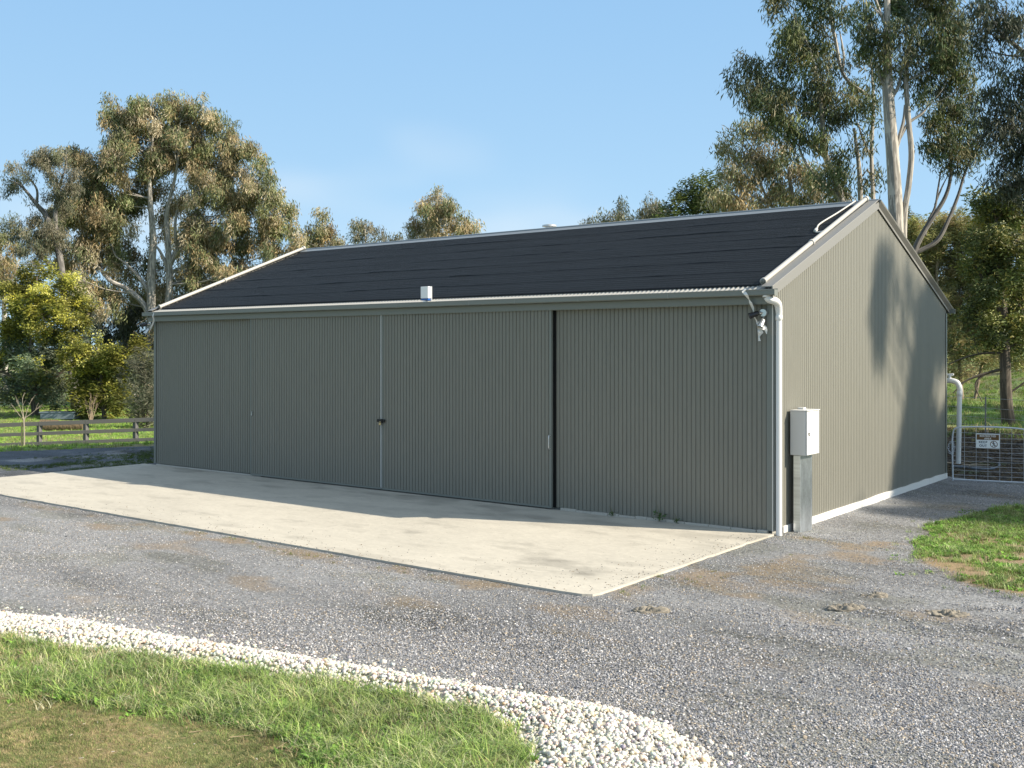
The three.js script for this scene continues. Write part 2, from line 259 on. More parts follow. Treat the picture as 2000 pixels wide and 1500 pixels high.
// ribbed wall sheet in the plane z = 0, from x0 to x1: wide pans and narrow grooves; top and bottom may vary along x
function ribbed(x0, x1, bot, top, deep = 0.0105) {
  const uvs = 1.6;
  const xs = [], n = Math.max(1, Math.round((x1 - x0) / PITCH)), p = (x1 - x0) / n;
  for (let i = 0; i < n; i++) { const a = x0 + i * p; xs.push([a, 0.0], [a + p * 0.36, 0.0035], [a + p * 0.72, 0], [a + p * 0.77, -deep], [a + p * 0.92, -deep], [a + p * 0.97, 0]); }
  xs.push([x1, 0]);
  const pos = [], uv = [];
  for (let i = 0; i + 1 < xs.length; i++) {
    const [a, za] = xs[i], [b, zb] = xs[i + 1], q = [[a, bot(a), za], [b, bot(b), zb], [b, top(b), zb], [a, top(a), za]];
    for (const k of [0, 1, 2, 0, 2, 3]) { pos.push(...q[k]); uv.push(q[k][0] / uvs, q[k][1] / uvs); }
  }
  const g = new THREE.BufferGeometry(); g.setAttribute('position', new THREE.Float32BufferAttribute(pos, 3)); g.setAttribute('uv', new THREE.Float32BufferAttribute(uv, 2)); g.computeVertexNormals(); return g;
}
const shed = thing('metal_shed', 'large grey green ribbed steel shed with gable roof and double sliding doors', 'shed');
{
  const T = 3.36;
  mesh('floor', box(L - 0.1, 0.12, D - 0.1, -L / 2, -0.04, -D / 2), std(lin(0.3, 0.29, 0.26), 0.9), shed);
  // front: fixed panels either side of two sliding doors hung proud of the wall
  const fixed = (x0, x1) => { const g = ribbed(x0, x1, (x) => 0.03 + 0.006 * vnoise(x * 5, 1, 3), () => T); return g; };
  partLabel(mesh('wall_panel', fixed(-L, -11.3), steelPaint, shed), 'fixed ribbed wall panel beyond the sliding doors');
  partLabel(mesh('wall_panel', fixed(-3.86, -0.02), steelPaint, shed), 'fixed ribbed wall panel beside the downpipe');
  mesh('lintel', box(L - 0.1, 0.3, 0.04, -L / 2, T + 0.03, -0.045), trimPaint, shed);
  for (const [x0, x1, txt] of [[-11.73, -7.845, 'sliding door with the latch on its edge'], [-7.835, -3.9, 'sliding door with a pull handle on its outer edge']]) {
    const g = ribbed(x0 + 0.035, x1 - 0.045, () => 0.055, () => T - 0.01); g.translate(0, 0, 0.085);
    const d = partLabel(mesh('sliding_door', g, steelPaint, shed), txt);
    mesh('door_frame', merge([box(0.035, T - 0.06, 0.05, x0 + 0.0175, (T + 0.06) / 2, 0.066), box(0.045, T - 0.06, 0.05, x1 - 0.0225, (T + 0.06) / 2, 0.066), box(x1 - x0, 0.035, 0.035, (x0 + x1) / 2, 0.04, 0.066)]), trimPaint, d);
    if (x0 < -10) {
      mesh('weather_strip', box(0.012, T - 0.08, 0.012, x1 - 0.006, T / 2 + 0.02, 0.098), std(lin(0.62, 0.62, 0.6), 0.6), d);
      mesh('latch', merge([box(0.2, 0.055, 0.022, x1, 1.33, 0.112, 0.006), box(0.05, 0.075, 0.03, x1 + 0.02, 1.325, 0.122, 0.006)]), std(lin(0.015, 0.015, 0.016), 0.4, 0.4), d);
      const lk = new THREE.TorusGeometry(0.018, 0.005, 6, 12); lk.translate(x1, 1.3, 0.135);
      mesh('padlock', merge([box(0.05, 0.042, 0.02, x1, 1.268, 0.135, 0.006), lk]), std(lin(0.55, 0.42, 0.22), 0.35, 0.8), d);
    } else mesh('handle', tube([[x1 - 0.02, 1.24, 0.09], [x1 - 0.018, 1.24, 0.135], [x1 - 0.016, 1.14, 0.145], [x1 - 0.018, 1.02, 0.135], [x1 - 0.02, 1.02, 0.09]], 0.008, 8, 5), std(lin(0.7, 0.7, 0.7), 0.35, 0.8), d);
  }
  mesh('bolt', merge([box(0.012, 0.09, 0.02, -11.66, 1.33, 0.1), box(0.03, 0.03, 0.02, -11.66, 1.31, 0.1)]), std(lin(0.6, 0.6, 0.58), 0.4, 0.7), shed);
  // black strip painting the shade in the gap behind the door edge, and concrete lip along the bottom of the fixed sheets
  mesh('painted_gap_shade', box(0.10, T - 0.05, 0.02, -3.9, T / 2, -0.03), dark, shed);
  { // rough mortar lip
    const r = rng(5), gs = []; let x = -3.75; while (x < -0.12) { const w = r.r(0.12, 0.4); const g = box(Math.min(w, -0.1 - x), r.r(0.03, 0.055), r.r(0.05, 0.1), x + w / 2, 0.012, 0.02, 0.008); gs.push(g); x += w * 1.02; }
    x = -15.2; while (x < -11.8) { const w = r.r(0.3, 0.6); gs.push(box(w, 0.03, 0.05, x + w / 2, 0.008, 0.015, 0.008)); x += w; }
    mesh('mortar_lip', merge(gs), std(lin(0.42, 0.4, 0.35), 0.95), shed);
  }
  // gable walls
  const gableTop = (z) => roofY(z) - 0.05;
  const gw = ribbed(-D, 0.0, (s) => 0.06 + 0.012 * vnoise(s * 2, 3, 6) - 0.03 * sstep(-1, 0, s), (s) => gableTop(s), 0.006); gw.rotateY(Math.PI / 2); gw.scale(1, 1, 1);
  // after the turn local x became -z: mirror so that z runs from 0 to -D
  { const p = gw.attributes.position; for (let i = 0; i < p.count; i++) p.setZ(i, -p.getZ(i)); gw.computeVertexNormals(); }
  partLabel(mesh('gable_wall', gw, steelPaint, shed), 'sunlit ribbed gable wall behind the meter box');
  const gl = gw.clone(); gl.translate(-L, 0, 0); mesh('gable_wall', gl, steelPaint, shed);
  const bw = ribbed(-L, 0, () => 0.05, () => 3.45); bw.translate(0, 0, -D); mesh('rear_wall', bw, steelPaint, shed);
  // painted concrete footing showing under the gable sheets: uneven lower edge is where the gravel meets it
  { const pos = []; const N = 60; const gs = []; const r = rng(8);
    for (let i = 0; i < N; i++) { const z0 = -0.3 - (D - 0.3) * i / N, z1 = -0.3 - (D - 0.3) * (i + 1) / N, b = 0.05 + 0.02 * vnoise(i * 0.35, 2, 4); gs.push(box(0.02 + 0.008 * r(), 0.30, z0 - z1, 0.012, b - 0.15 + 0.012, (z0 + z1) / 2)); }
    mesh('footing', merge(gs), std(lin(0.72, 0.70, 0.66), 0.8), shed); }
  // corner flashing
  mesh('corner_trim', merge([box(0.09, 3.33, 0.012, -0.06, 1.70, 0.012), box(0.012, 3.33, 0.09, 0.012, 1.70, -0.03)]), trimPaint, shed);
  mesh('corner_trim', box(0.014, 3.3, 0.022, -0.008, 1.68, 0.022), std(lin(0.6, 0.58, 0.52), 0.6), shed);
  mesh('corner_trim', box(0.08, 3.33, 0.012, -L + 0.03, 1.70, 0.012), trimPaint, shed);
  mesh('corner_trim', merge([box(0.012, 3.38, 0.07, 0.012, 1.76, -D + 0.03), box(0.07, 3.38, 0.012, -0.03, 1.76, -D - 0.012)]), trimPaint, shed);
  // fascia with a bottom return, and gutter made of a formed section with joints
  mesh('fascia', merge([box(L + 0.1, 0.105, 0.012, -L / 2, 3.395, 0.13), box(L + 0.1, 0.012, 0.12, -L / 2, 3.339, 0.07)]), trimPaint, shed);
  { const s = new THREE.Shape(); [[0, 0], [0.10, 0], [0.118, 0.012], [0.118, 0.075], [0.124, 0.082], [0.118, 0.09], [0.112, 0.084], [0.112, 0.02], [0.098, 0.008], [0.006, 0.008], [0.006, 0.10], [0, 0.10]].forEach(([a, b], i) => i ? s.lineTo(a, b) : s.moveTo(a, b));
    const g = new THREE.ExtrudeGeometry(s, { depth: L + 0.24, bevelEnabled: false }); g.rotateY(-Math.PI / 2); // local: x->z
    g.translate(0.12, 3.452, 0.14); const gs = [g];
    { const p = g.attributes.position; }
    for (const e of [0.117, -L - 0.117]) gs.push(box(0.004, 0.085, 0.11, e, 3.495, 0.197));
    mesh('gutter', merge(gs), trimPaint, shed).geometry.computeVertexNormals();
    const js = []; for (const x of [-1.6, -3.25, -4.55, -5.55, -7.3, -8.55, -9.5, -11.2, -12.6, -13.9]) js.push(box(0.014, 0.084, 0.004, x, 3.496, 0.2605));
    mesh('gutter_joint', merge(js), std(lin(0.23, 0.235, 0.215), 0.4), shed).userData.kind = 'stuff';
    const g2 = g.clone(); g2.rotateY(Math.PI); g2.translate(-L, 0, -D); mesh('gutter', g2, trimPaint, shed); }
  // roof sheets: corrugations run up the slope
  const roofSheet = (sgn) => {
    const x0 = -L - 0.05, x1 = 0.05, n = Math.round((x1 - x0) / PITCH) * 6, pos = [], uv = [], idx = [];
    const zs = sgn > 0 ? [EZ + 0.05, RIDGE_Z] : [RIDGE_Z, 2 * RIDGE_Z - EZ - 0.05];
    for (let i = 0; i <= n; i++) { const x = lerp(x0, x1, i / n), h = 0.010 * Math.cos((x - x0) / PITCH * Math.PI * 2); for (const z of zs) { pos.push(x, roofY(z) + h, z); uv.push(x, z); } }
    for (let i = 0; i < n; i++) idx.push(2 * i, 2 * i + 2, 2 * i + 1, 2 * i + 1, 2 * i + 2, 2 * i + 3);
    const g = new THREE.BufferGeometry(); g.setAttribute('position', new THREE.Float32BufferAttribute(pos, 3)); g.setAttribute('uv', new THREE.Float32BufferAttribute(uv, 2)); g.setIndex(idx); g.computeVertexNormals(); return g;
  };
  const roofPaint = std(lin(0.34, 0.335, 0.31), 0.5, 0, { side: THREE.DoubleSide });
  mesh('roof', roofSheet(1), roofPaint, shed); mesh('roof', roofSheet(-1), roofPaint, shed);
  // ridge cap with a rolled top and two flanks
  { const s = new THREE.Shape(); const w = 0.17, t = 0.02; s.moveTo(-w, -w * SL + 0.014); s.lineTo(-0.04, 0.012); s.absarc(0, 0.016, 0.036, Math.PI, 0, true); s.lineTo(w, -w * SL + 0.014); s.lineTo(w, -w * SL + 0.006); s.lineTo(0, 0.002); s.lineTo(-w, -w * SL + 0.006);
    const g = new THREE.ExtrudeGeometry(s, { depth: L + 0.1, bevelEnabled: false, curveSegments: 8 }); g.rotateY(-Math.PI / 2); g.translate(0.05, RIDGE_Y + 0.018, RIDGE_Z);
    mesh('ridge_cap', g, std(lin(0.20, 0.225, 0.245), 0.4, 0.1), shed); }
  // barge boards: a top flange on the roof, a face on the gable and a lower return
  const barge = (x, dir, front) => {
    const z0 = front ? EZ + 0.04 : 2 * RIDGE_Z - EZ - 0.12, z1 = RIDGE_Z, len = Math.hypot(z0 - z1, (z0 - z1) * SL), s = new THREE.Shape();
    const prof = front ? [[-0.13, 0.045], [0.045, 0.045], [0.05, 0.038], [0.05, -0.115], [0.038, -0.125], [0.032, -0.118], [0.032, 0.03], [-0.13, 0.033]] : [[-0.13, 0.045], [0.085, 0.045], [0.092, 0.036], [0.086, 0.012], [0.03, -0.055], [0.03, -0.10], [0.022, -0.10], [0.022, 0.03], [-0.13, 0.033]];
    prof.forEach(([a, b], i) => i ? s.lineTo(a * dir, b) : s.moveTo(a * dir, b));
    const g = new THREE.ExtrudeGeometry(s, { depth: len, bevelEnabled: false });
    // local z runs along the slope
    const p = g.attributes.position;
    for (let i = 0; i < p.count; i++) { const k = p.getZ(i) / len, z = lerp(z0, z1, k), y = roofY(z); p.setXYZ(i, x + p.getX(i), y + p.getY(i) + 0.012, z); }
    g.computeVertexNormals(); return g;
  };
  for (const [x, dir] of [[0, 1], [-L, -1]]) {
    mesh('barge_board', barge(x, dir, true), bargePaint, shed).material.side = THREE.DoubleSide;
    mesh('barge_board', barge(x, dir, false), bargePaint, shed);
  }
  // downpipe at the near corner: elbow out of the gutter, then straight down
  { const X = 0.068, Z = -0.02; const g = [tube([[-0.03, 3.44, 0.19], [0.0, 3.40, 0.17], [0.055, 3.375, 0.09], [X, 3.33, 0.02], [X, 3.22, Z], [X, 3.1, Z]], [0.052, 0.055, 0.057, 0.056, 0.05, 0.045], 18, 6), tube([[X, 3.2, Z], [X, -0.08, Z]], 0.045, 18)];
    g.push(tube([[X, 3.17, Z], [X, 3.10, Z]], 0.051, 18), tube([[-0.03, 3.47, 0.19], [-0.03, 3.43, 0.19]], 0.058, 18));
    partLabel(mesh('downpipe', merge(g), whitePVC, shed), 'white downpipe at the near corner'); }
  // overflow pipe behind the gate
  { const z = -8.98; const g = [tube([[-0.05, 2.02, z - 0.02], [0.1, 2.02, z], [0.2, 1.98, z], [0.25, 1.86, z], [0.25, 1.7, z]], 0.055, 16, 6), tube([[0.25, 1.75, z], [0.225, 0.27, z]], 0.05, 16), tube([[0.25, 1.80, z], [0.25, 1.70, z]], 0.058, 16), tube([[-0.02, 2.14, z], [0.13, 2.15, z]], 0.025, 10), tube([[0.05, 2.02, z], [0.05, 2.15, z]], 0.03, 10)];
    partLabel(mesh('downpipe', merge(g), whitePVC, shed), 'white elbowed pipe behind the gate'); }
  // flue cap showing over the ridge
  { const g = [new THREE.CylinderGeometry(0.16, 0.16, 0.035, 24).translate(-7.45, 5.46, -4.85), new THREE.CylinderGeometry(0.09, 0.09, 0.4, 16).translate(-7.45, 5.25, -4.85), new THREE.CylinderGeometry(0.04, 0.16, 0.025, 24).translate(-7.45, 5.49, -4.85)];
    mesh('vent_cap', merge(g), std(lin(0.55, 0.56, 0.58), 0.4, 0.5), shed); }
}

// ------------------------------------------------------------------ black solar pool heating mat on the roof
{
  const heater = thing('solar_pool_heater', 'black ribbed solar heating mat covering the front roof slope with white header pipes', 'solar heater', V(0, 0, 0));
  const lines = mono(256, 512, (i, j) => { const row = j % 12, w = fbm(i / 40, Math.floor(j / 12) * 3.7, 5, 3, 0, 0); return clamp((0.5 + 0.5 * Math.cos((row - 6) / 12 * Math.PI * 2)) * (0.55 + 0.9 * w)); });
  const tone = tex(512, 512, (i, j, o) => { const n = fbm(i / 150, j / 18, 15, 5), s = hash2(i, j, 3); const k = 0.0125 + 0.020 * (n - 0.5) + 0.003 * (s - 0.5) + (hash2(i >> 1, j, 44) > 0.9993 ? 0.12 : 0); o[0] = k * 0.75; o[1] = k * 1.0; o[2] = k * 1.3; });
  const matMat = new THREE.MeshPhysicalMaterial({ color: 0xffffff, roughness: 0.6, specularIntensity: 0.45, map: tone, bumpMap: lines, bumpScale: 0.012 });
  const zA = -0.02, zB = RIDGE_Z + 0.14, NS = 7, x0 = -L + 0.24, x1 = -0.24, nx = 150, ny = 36;
  const seam = (k, x) => k === 0 || k === NS ? 0 : 0.09 * (fbm(x * 0.5, k * 9.3, 6, 4) - 0.5) ;
  for (let k = 0; k < NS; k++) {
    const pos = [], uv = [], idx = [];
    for (let i = 0; i <= nx; i++) for (let j = 0; j <= ny; j++) {
      const x = lerp(x0, x1, i / nx), za = lerp(zA, zB, k / NS) + seam(k, x), zb = lerp(zA, zB, (k + 1) / NS) + seam(k + 1, x) - (k < NS - 1 ? 0.035 : 0), z = lerp(za, zb - 0.0, j / ny);
      const gap = k < NS - 1 && j === ny, lift = 0.024 + 0.008 * fbm(x * 0.9, z * 2, 8, 3) + 0.010 * Math.abs(Math.sin((j / ny * 6 + 0.25 * fbm(x * 0.8, k * 4.7 + Math.floor(j / 6) * 2.3, 33, 3)) * Math.PI)) * (0.4 + 0.9 * fbm(x * 0.5, k * 7.7 + Math.floor(j / 6) * 5.1, 35, 3)) - (j > 33 ? 0.010 * (j - 33) / 3 : 0) + (k ? (1 - sstep(0, 14, j)) * (0.003 + 0.013 * sstep(0.45, 0.75, fbm(x * 1.3, k * 3.1, 18, 5))) : 0);
      pos.push(x, roofY(z) + lift, z); uv.push(x * 0.4, z * 2.0);
    }
    for (let i = 0; i < nx; i++) for (let j = 0; j < ny; j++) { const a = i * (ny + 1) + j; idx.push(a, a + ny + 1, a + 1, a + 1, a + ny + 1, a + ny + 2); }
    // the lower edge turns down onto the strip below
    const base = pos.length / 3;
    for (let i = 0; i <= nx; i++) { const a = i * (ny + 1) * 3; pos.push(pos[a], pos[a + 1] - 0.014, pos[a + 2] + 0.002); uv.push(pos[a] * 0.4, pos[a + 2] * 2); }
    for (let i = 0; i < nx; i++) idx.push(base + i, base + i + 1, i * (ny + 1), i * (ny + 1), base + i + 1, (i + 1) * (ny + 1));
    const g = new THREE.BufferGeometry(); g.setAttribute('position', new THREE.Float32BufferAttribute(pos, 3)); g.setAttribute('uv', new THREE.Float32BufferAttribute(uv, 2)); g.setIndex(idx); g.computeVertexNormals();
    mesh('mat_strip', g, matMat, heater);
  }
  for (const x of [-0.17, -L + 0.17]) {
    const a = V(x, roofY(0.0) + 0.075, 0.0), b = V(x, roofY(RIDGE_Z + 0.0) + 0.09, RIDGE_Z + 0.02);
    const mid = a.clone().lerp(b, 0.42);
    const gs = [tube([a, b], 0.038, 16), tube([mid.clone().lerp(a, 0.012), mid.clone().lerp(b, 0.01)], 0.052, 16), tube([a.clone().lerp(b, 0.0), a.clone().lerp(b, 0.008)], 0.05, 16), tube([b.clone().lerp(a, 0.012), b], 0.052, 16)];
    mesh('header_pipe', merge(gs), std(lin(0.39, 0.38, 0.35), 0.45), heater);
  }
  const pts = [[-0.36, RIDGE_Y + 0.06, RIDGE_Z + 0.05], [-0.45, roofY(-3.8) + 0.05, -3.8], [-0.52, roofY(-3.1) + 0.05, -3.1], [-0.43, roofY(-2.75) + 0.07, -2.75], [-0.40, roofY(-2.62) + 0.05, -2.62], [-0.33, roofY(-2.6) + 0.045, -2.6], [-0.25, roofY(-2.68) + 0.045, -2.68]];
  const cab = tag(mesh('sensor_cable', merge([tube(pts, 0.014, 8, 6), tube([[-0.42, roofY(-2.70) + 0.07, -2.70], [-0.41, roofY(-2.62) + 0.055, -2.62]], 0.03, 10)]), std(lin(0.55, 0.54, 0.50), 0.6), scene), 'pale cable looped over the black mat below the ridge end', 'cable');
}

// alarm siren on the gutter
{
  const s = thing('alarm_siren', 'white alarm siren box with blue base standing above the gutter', 'alarm', V(-6.62, 3.56, 0.235));
  const c = new THREE.Shape(); c.moveTo(-0.085, 0); c.lineTo(0.06, 0); c.lineTo(0.085, -0.02); c.lineTo(0.085, -0.075); c.lineTo(-0.085, -0.075);
  const body = new THREE.ExtrudeGeometry(c, { depth: 0.205, bevelEnabled: true, bevelSize: 0.004, bevelThickness: 0.004, bevelSegments: 1 }); body.rotateX(-Math.PI / 2); body.translate(0, 0.055, -0.075);
  mesh('cover', body, std(lin(0.78, 0.78, 0.77), 0.4), s);
  const lens = new THREE.ExtrudeGeometry(c, { depth: 0.038, bevelEnabled: false }); lens.rotateX(-Math.PI / 2); lens.translate(0, 0.012, -0.075);
  mesh('strobe_lens', lens, std(lin(0.02, 0.09, 0.30), 0.2), s);
  mesh('back_plate', merge([box(0.18, 0.27, 0.012, 0, 0.135, -0.10, 0.004), box(0.06, 0.05, 0.14, 0, -0.02, -0.05)]), std(lin(0.75, 0.75, 0.74), 0.4), s);
}
// twin floodlights under the eaves at both front corners
function floodlight(pos, label, turnA, turnB, silver) {
  const f = thing('security_light', label, 'security light', pos, 'lights under the front eaves');
  const black = std(lin(0.03, 0.03, 0.033), 0.25, 0.3), chrome = std(lin(0.62, 0.62, 0.6), 0.2, 0.7), glass = std(lin(0.35, 0.36, 0.36), 0.1, 0.3);
  mesh('base', new THREE.CylinderGeometry(0.055, 0.06, 0.04, 20).rotateX(Math.PI / 2), chrome, f);
  for (const [r, dx, dy, m] of [[turnA, -0.05, 0.0, black], [turnB, 0.02, -0.10, silver ? chrome : black]]) {
    const prof = [[0.0, 0], [0.03, 0], [0.036, 0.02], [0.042, 0.10], [0.046, 0.13], [0.046, 0.145], [0.038, 0.145], [0.036, 0.13], [0.0, 0.128]].map(([a, b]) => new THREE.Vector2(a, b));
    const g = new THREE.LatheGeometry(prof, 18), h = new THREE.CylinderGeometry(0.034, 0.034, 0.004, 18).translate(0, 0.133, 0);
    const dir = V(...r).normalize(), q = new THREE.Quaternion().setFromUnitVectors(V(0, 1, 0), dir);
    for (const x of [g, h]) { x.applyQuaternion(q); x.translate(dx, dy, 0.05); }
    const hd = mesh('lamp_head', g, m, f); mesh('lens', h, glass, hd);
    mesh('bracket', tube([[0, dy * 0.5, 0.01], [dx * 0.5, dy * 0.8, 0.03], [dx, dy, 0.05]], 0.013, 8, 3), chrome, f);
  }
  return f;
}
floodlight(V(-0.14, 3.21, 0.055), 'black twin security light on the wall beside the white downpipe', [-0.8, -0.35, 0.6], [-0.1, -0.8, 0.6], true);
floodlight(V(-L - 0.02, 3.27, 0.10), 'pale twin security light under the eave at the far end of the doors', [-0.8, -0.1, 0.5], [-0.2, -0.8, 0.5], true);
// torn plastic hanging in tatters
function tatter(pts, widths, label, seed) {
  const r = rng(seed), pos = [], idx = [];
  pts.forEach((p, i) => { const w = widths[i], a = r.s(0.9); for (const s of [-1, 1]) pos.push(p[0] + s * w * Math.cos(a), p[1] + s * w * 0.25 * r.s(1), p[2] + s * w * Math.sin(a)); });
  for (let i = 0; i + 1 < pts.length; i++) idx.push(2 * i, 2 * i + 1, 2 * i + 2, 2 * i + 1, 2 * i + 3, 2 * i + 2);
  const g = new THREE.BufferGeometry(); g.setAttribute('position', new THREE.Float32BufferAttribute(pos, 3)); g.setIndex(idx); 
  const n = g.toNonIndexed(); n.computeVertexNormals();
  return tag(mesh('plastic_scrap', n, new THREE.MeshStandardMaterial({ color: lin(0.72, 0.72, 0.70), roughness: 0.5, side: THREE.DoubleSide }), scene), label, 'plastic scrap');
}
tatter([[-0.33, 3.56, 0.25], [-0.345, 3.52, 0.275], [-0.31, 3.47, 0.275], [-0.30, 3.40, 0.19], [-0.28, 3.35, 0.18], [-0.27, 3.28, 0.13], [-0.26, 3.22, 0.12], [-0.245, 3.14, 0.12], [-0.22, 3.10, 0.12], [-0.20, 3.03, 0.11], [-0.17, 2.97, 0.11], [-0.16, 2.92, 0.11], [-0.19, 2.86, 0.1], [-0.18, 2.80, 0.1]], [0.018, 0.03, 0.035, 0.006, 0.032, 0.04, 0.005, 0.018, 0.02, 0.02, 0.03, 0.045, 0.018, 0.03], 'torn white plastic ribbon hanging from the gutter near the downpipe', 3);
tatter([[-0.13, 3.12, 0.1], [-0.17, 3.05, 0.12], [-0.12, 3.00, 0.12], [-0.07, 2.96, 0.12], [-0.06, 2.90, 0.12]], [0.01, 0.05, 0.06, 0.03, 0.004], 'torn white plastic scrap caught under the black security light', 4);
tatter([[-L + 0.36, 3.54, 0.26], [-L + 0.33, 3.45, 0.27], [-L + 0.27, 3.36, 0.2], [-L + 0.19, 3.28, 0.18], [-L + 0.08, 3.18, 0.16], [-L + 0.02, 3.12, 0.14]], [0.012, 0.016, 0.02, 0.02, 0.022, 0.02], 'torn plastic strip hanging at the far end of the gutter', 6);

// ------------------------------------------------------------------ meter box on its galvanised post
{
  const m = thing('meter_box', 'pale grey electrical meter box on a galvanised post beside the gable wall', 'meter box', V(0.175, -0.07, -0.73));
  const paint = std(lin(0.58, 0.585, 0.58), 0.4);
  const cab = mesh('cabinet', merge([box(0.24, 0.655, 0.485, -0.012, 1.505, 0, 0.006), box(0.275, 0.014, 0.50, 0, 1.84, 0, 0.004), box(0.1, 0.03, 0.1, -0.07, 1.86, -0.05, 0.008)]), paint, m);
  const door = mesh('door', box(0.02, 0.645, 0.475, 0.119, 1.505, 0, 0.006), paint, cab); door.name = 'door';
  mesh('latch', merge([box(0.008, 0.026, 0.03, 0.131, 1.50, 0.175), box(0.012, 0.018, 0.012, 0.134, 1.475, 0.172), box(0.012, 0.014, 0.014, 0.134, 1.508, 0.17)]), dark, cab);
  const galvTex = tex(256, 512, (i, j, o) => { const n = fbm(i / 10, j / 10, 3, 4), q = fbm(i / 60, j / 80, 7, 3), e = (i < 14 || i > 240) ? fbm(i / 3, j / 9, 8, 3) * 0.25 : 0; const k = 0.66 + 0.2 * (n - 0.5) + 0.35 * (q - 0.5) + e; o[0] = k * 0.98; o[1] = k; o[2] = k * 1.03; });
  const galv = std(lin(0.92, 0.97, 1.0), 0.3, 0.9, { map: galvTex });
  // folded channel: a wide web facing out from the wall and two flanges
  const s = new THREE.Shape(); [[-0.085, -0.228], [0.02, -0.228], [0.02, 0.228], [-0.11, 0.228], [-0.11, 0.205], [-0.105, 0.205], [-0.105, 0.223], [0.014, 0.223], [0.014, -0.223], [-0.085, -0.223]].forEach(([a, b], i) => i ? s.lineTo(a, b) : s.moveTo(a, b));
  const g = new THREE.ExtrudeGeometry(s, { depth: 1.25, bevelEnabled: false }); g.rotateX(-Math.PI / 2); g.translate(0, -0.08, 0);
  const p = g.attributes.position, uv = g.attributes.uv; for (let i = 0; i < p.count; i++) uv.setXY(i, (p.getZ(i) + 0.228) / 0.456, p.getY(i) / 1.2);
  mesh('post', g, galv, m);
}

// ------------------------------------------------------------------ gate, sign and what lies behind
const galvTube = std(lin(0.60, 0.63, 0.67), 0.45, 0.3), wireMat = std(lin(0.55, 0.57, 0.6), 0.5, 0.3);
{
  const A = V(0.21, -0.09, -8.62), B = V(1.60, -0.09, -8.92), dir = B.clone().sub(A), W = dir.length(); dir.normalize();
  const gate = thing('farm_gate', 'galvanised tube and wire mesh gate beside the rear corner of the shed', 'gate', A); gate.rotation.y = Math.atan2(-dir.z, dir.x);
  const lo = 0.06, hi = 1.15, r = 0.12, R = 0.0165;
  mesh('frame', merge([tube([[0, -0.02, 0], [0, hi - r, 0], [0.035, hi - 0.035, 0], [r, hi, 0], [W - r, hi, 0], [W - 0.035, hi - 0.035, 0], [W, hi - r, 0], [W, 0.0, 0]], R, 12, 8), tube([[0, lo, 0], [W, lo, 0]], R, 12)]), galvTube, gate);
  for (let k = 0; k < 10; k++) mesh('wire', tube([[0, lo + 0.1 + k * 0.098, 0], [W / 2, lo + 0.095 + k * 0.098, 0.004], [W, lo + 0.1 + k * 0.098, 0]], 0.0034, 5, 2), wireMat, gate);
  for (let k = 1; k < 7; k++) mesh('wire', tube([[W * k / 6.4, lo, 0.003], [W * k / 6.4, hi, 0.003]], 0.0042, 5, 1), wireMat, gate);
  const links = []; const rr = rng(4); for (let k = 0; k < 12; k++) { const t = new THREE.TorusGeometry(0.018, 0.004, 5, 10); t.scale(1, 1.35, 1); t.rotateY(k % 2 ? 1.4 : 0.2); t.rotateZ(rr.s(0.4)); const a = k / 12 * Math.PI * 2; t.translate(-0.03 + 0.055 * Math.cos(a), 0.72 + 0.12 * Math.sin(a), 0.02); links.push(t); }
  mesh('chain', merge(links), galvTube, gate);
  // sign
  const cv = document.createElement('canvas'); cv.width = 900; cv.height = 600; const c = cv.getContext('2d');
  c.fillStyle = '#f1f3f2'; c.fillRect(0, 0, 900, 600); c.fillStyle = '#6b4a22'; c.fillRect(22, 22, 856, 232);
  c.fillStyle = '#f4f2ee'; c.textAlign = 'center'; c.textBaseline = 'middle'; c.font = 'bold 108px sans-serif'; c.save(); c.translate(450, 88); c.scale(1.02, 1); c.fillText('RESTRICTED', 0, 0); c.restore(); c.fillText('AREA', 450, 196);
  c.fillStyle = '#1f3148'; c.font = 'bold 146px sans-serif'; c.fillText('KEEP', 268, 352); c.fillText('OUT', 268, 505);
  c.fillStyle = '#1f2c3c'; c.beginPath(); c.arc(668, 340, 24, 0, 7); c.fill(); c.lineCap = 'round'; c.strokeStyle = '#1f2c3c';
  const ln = (w, ...p) => { c.lineWidth = w; c.beginPath(); p.forEach(([x, y], i) => i ? c.lineTo(x, y) : c.moveTo(x, y)); c.stroke(); };
  ln(34, [676, 382], [676, 440]); ln(18, [672, 380], [632, 420]); ln(18, [682, 384], [712, 410], [730, 400]); ln(22, [674, 444], [650, 485], [628, 520]); ln(22, [682, 444], [706, 482], [712, 522]);
  c.strokeStyle = '#6b4a2a'; c.lineWidth = 26; c.beginPath(); c.arc(680, 428, 132, 0, 7); c.stroke(); ln(26, [588, 336], [772, 520]);
  const ct = new THREE.CanvasTexture(cv); ct.colorSpace = THREE.SRGBColorSpace;
  const SW = 0.455, SH = 0.30, mid = A.clone().addScaledVector(dir, 0.665).add(V(0, 0.885, 0));
  const sign = thing('warning_sign', 'brown and white RESTRICTED AREA KEEP OUT sign fixed to the wire gate', 'sign', mid); sign.rotation.y = gate.rotation.y;
  mesh('board', box(SW, SH, 0.006, 0, 0, 0.024, 0.0025), std(lin(0.75, 0.76, 0.76), 0.5), sign);
  const face = new THREE.PlaneGeometry(SW - 0.012, SH - 0.012); face.translate(0, 0, 0.0285); mesh('sign_face', face, std(0xffffff, 0.45, 0, { map: ct }), sign);
}
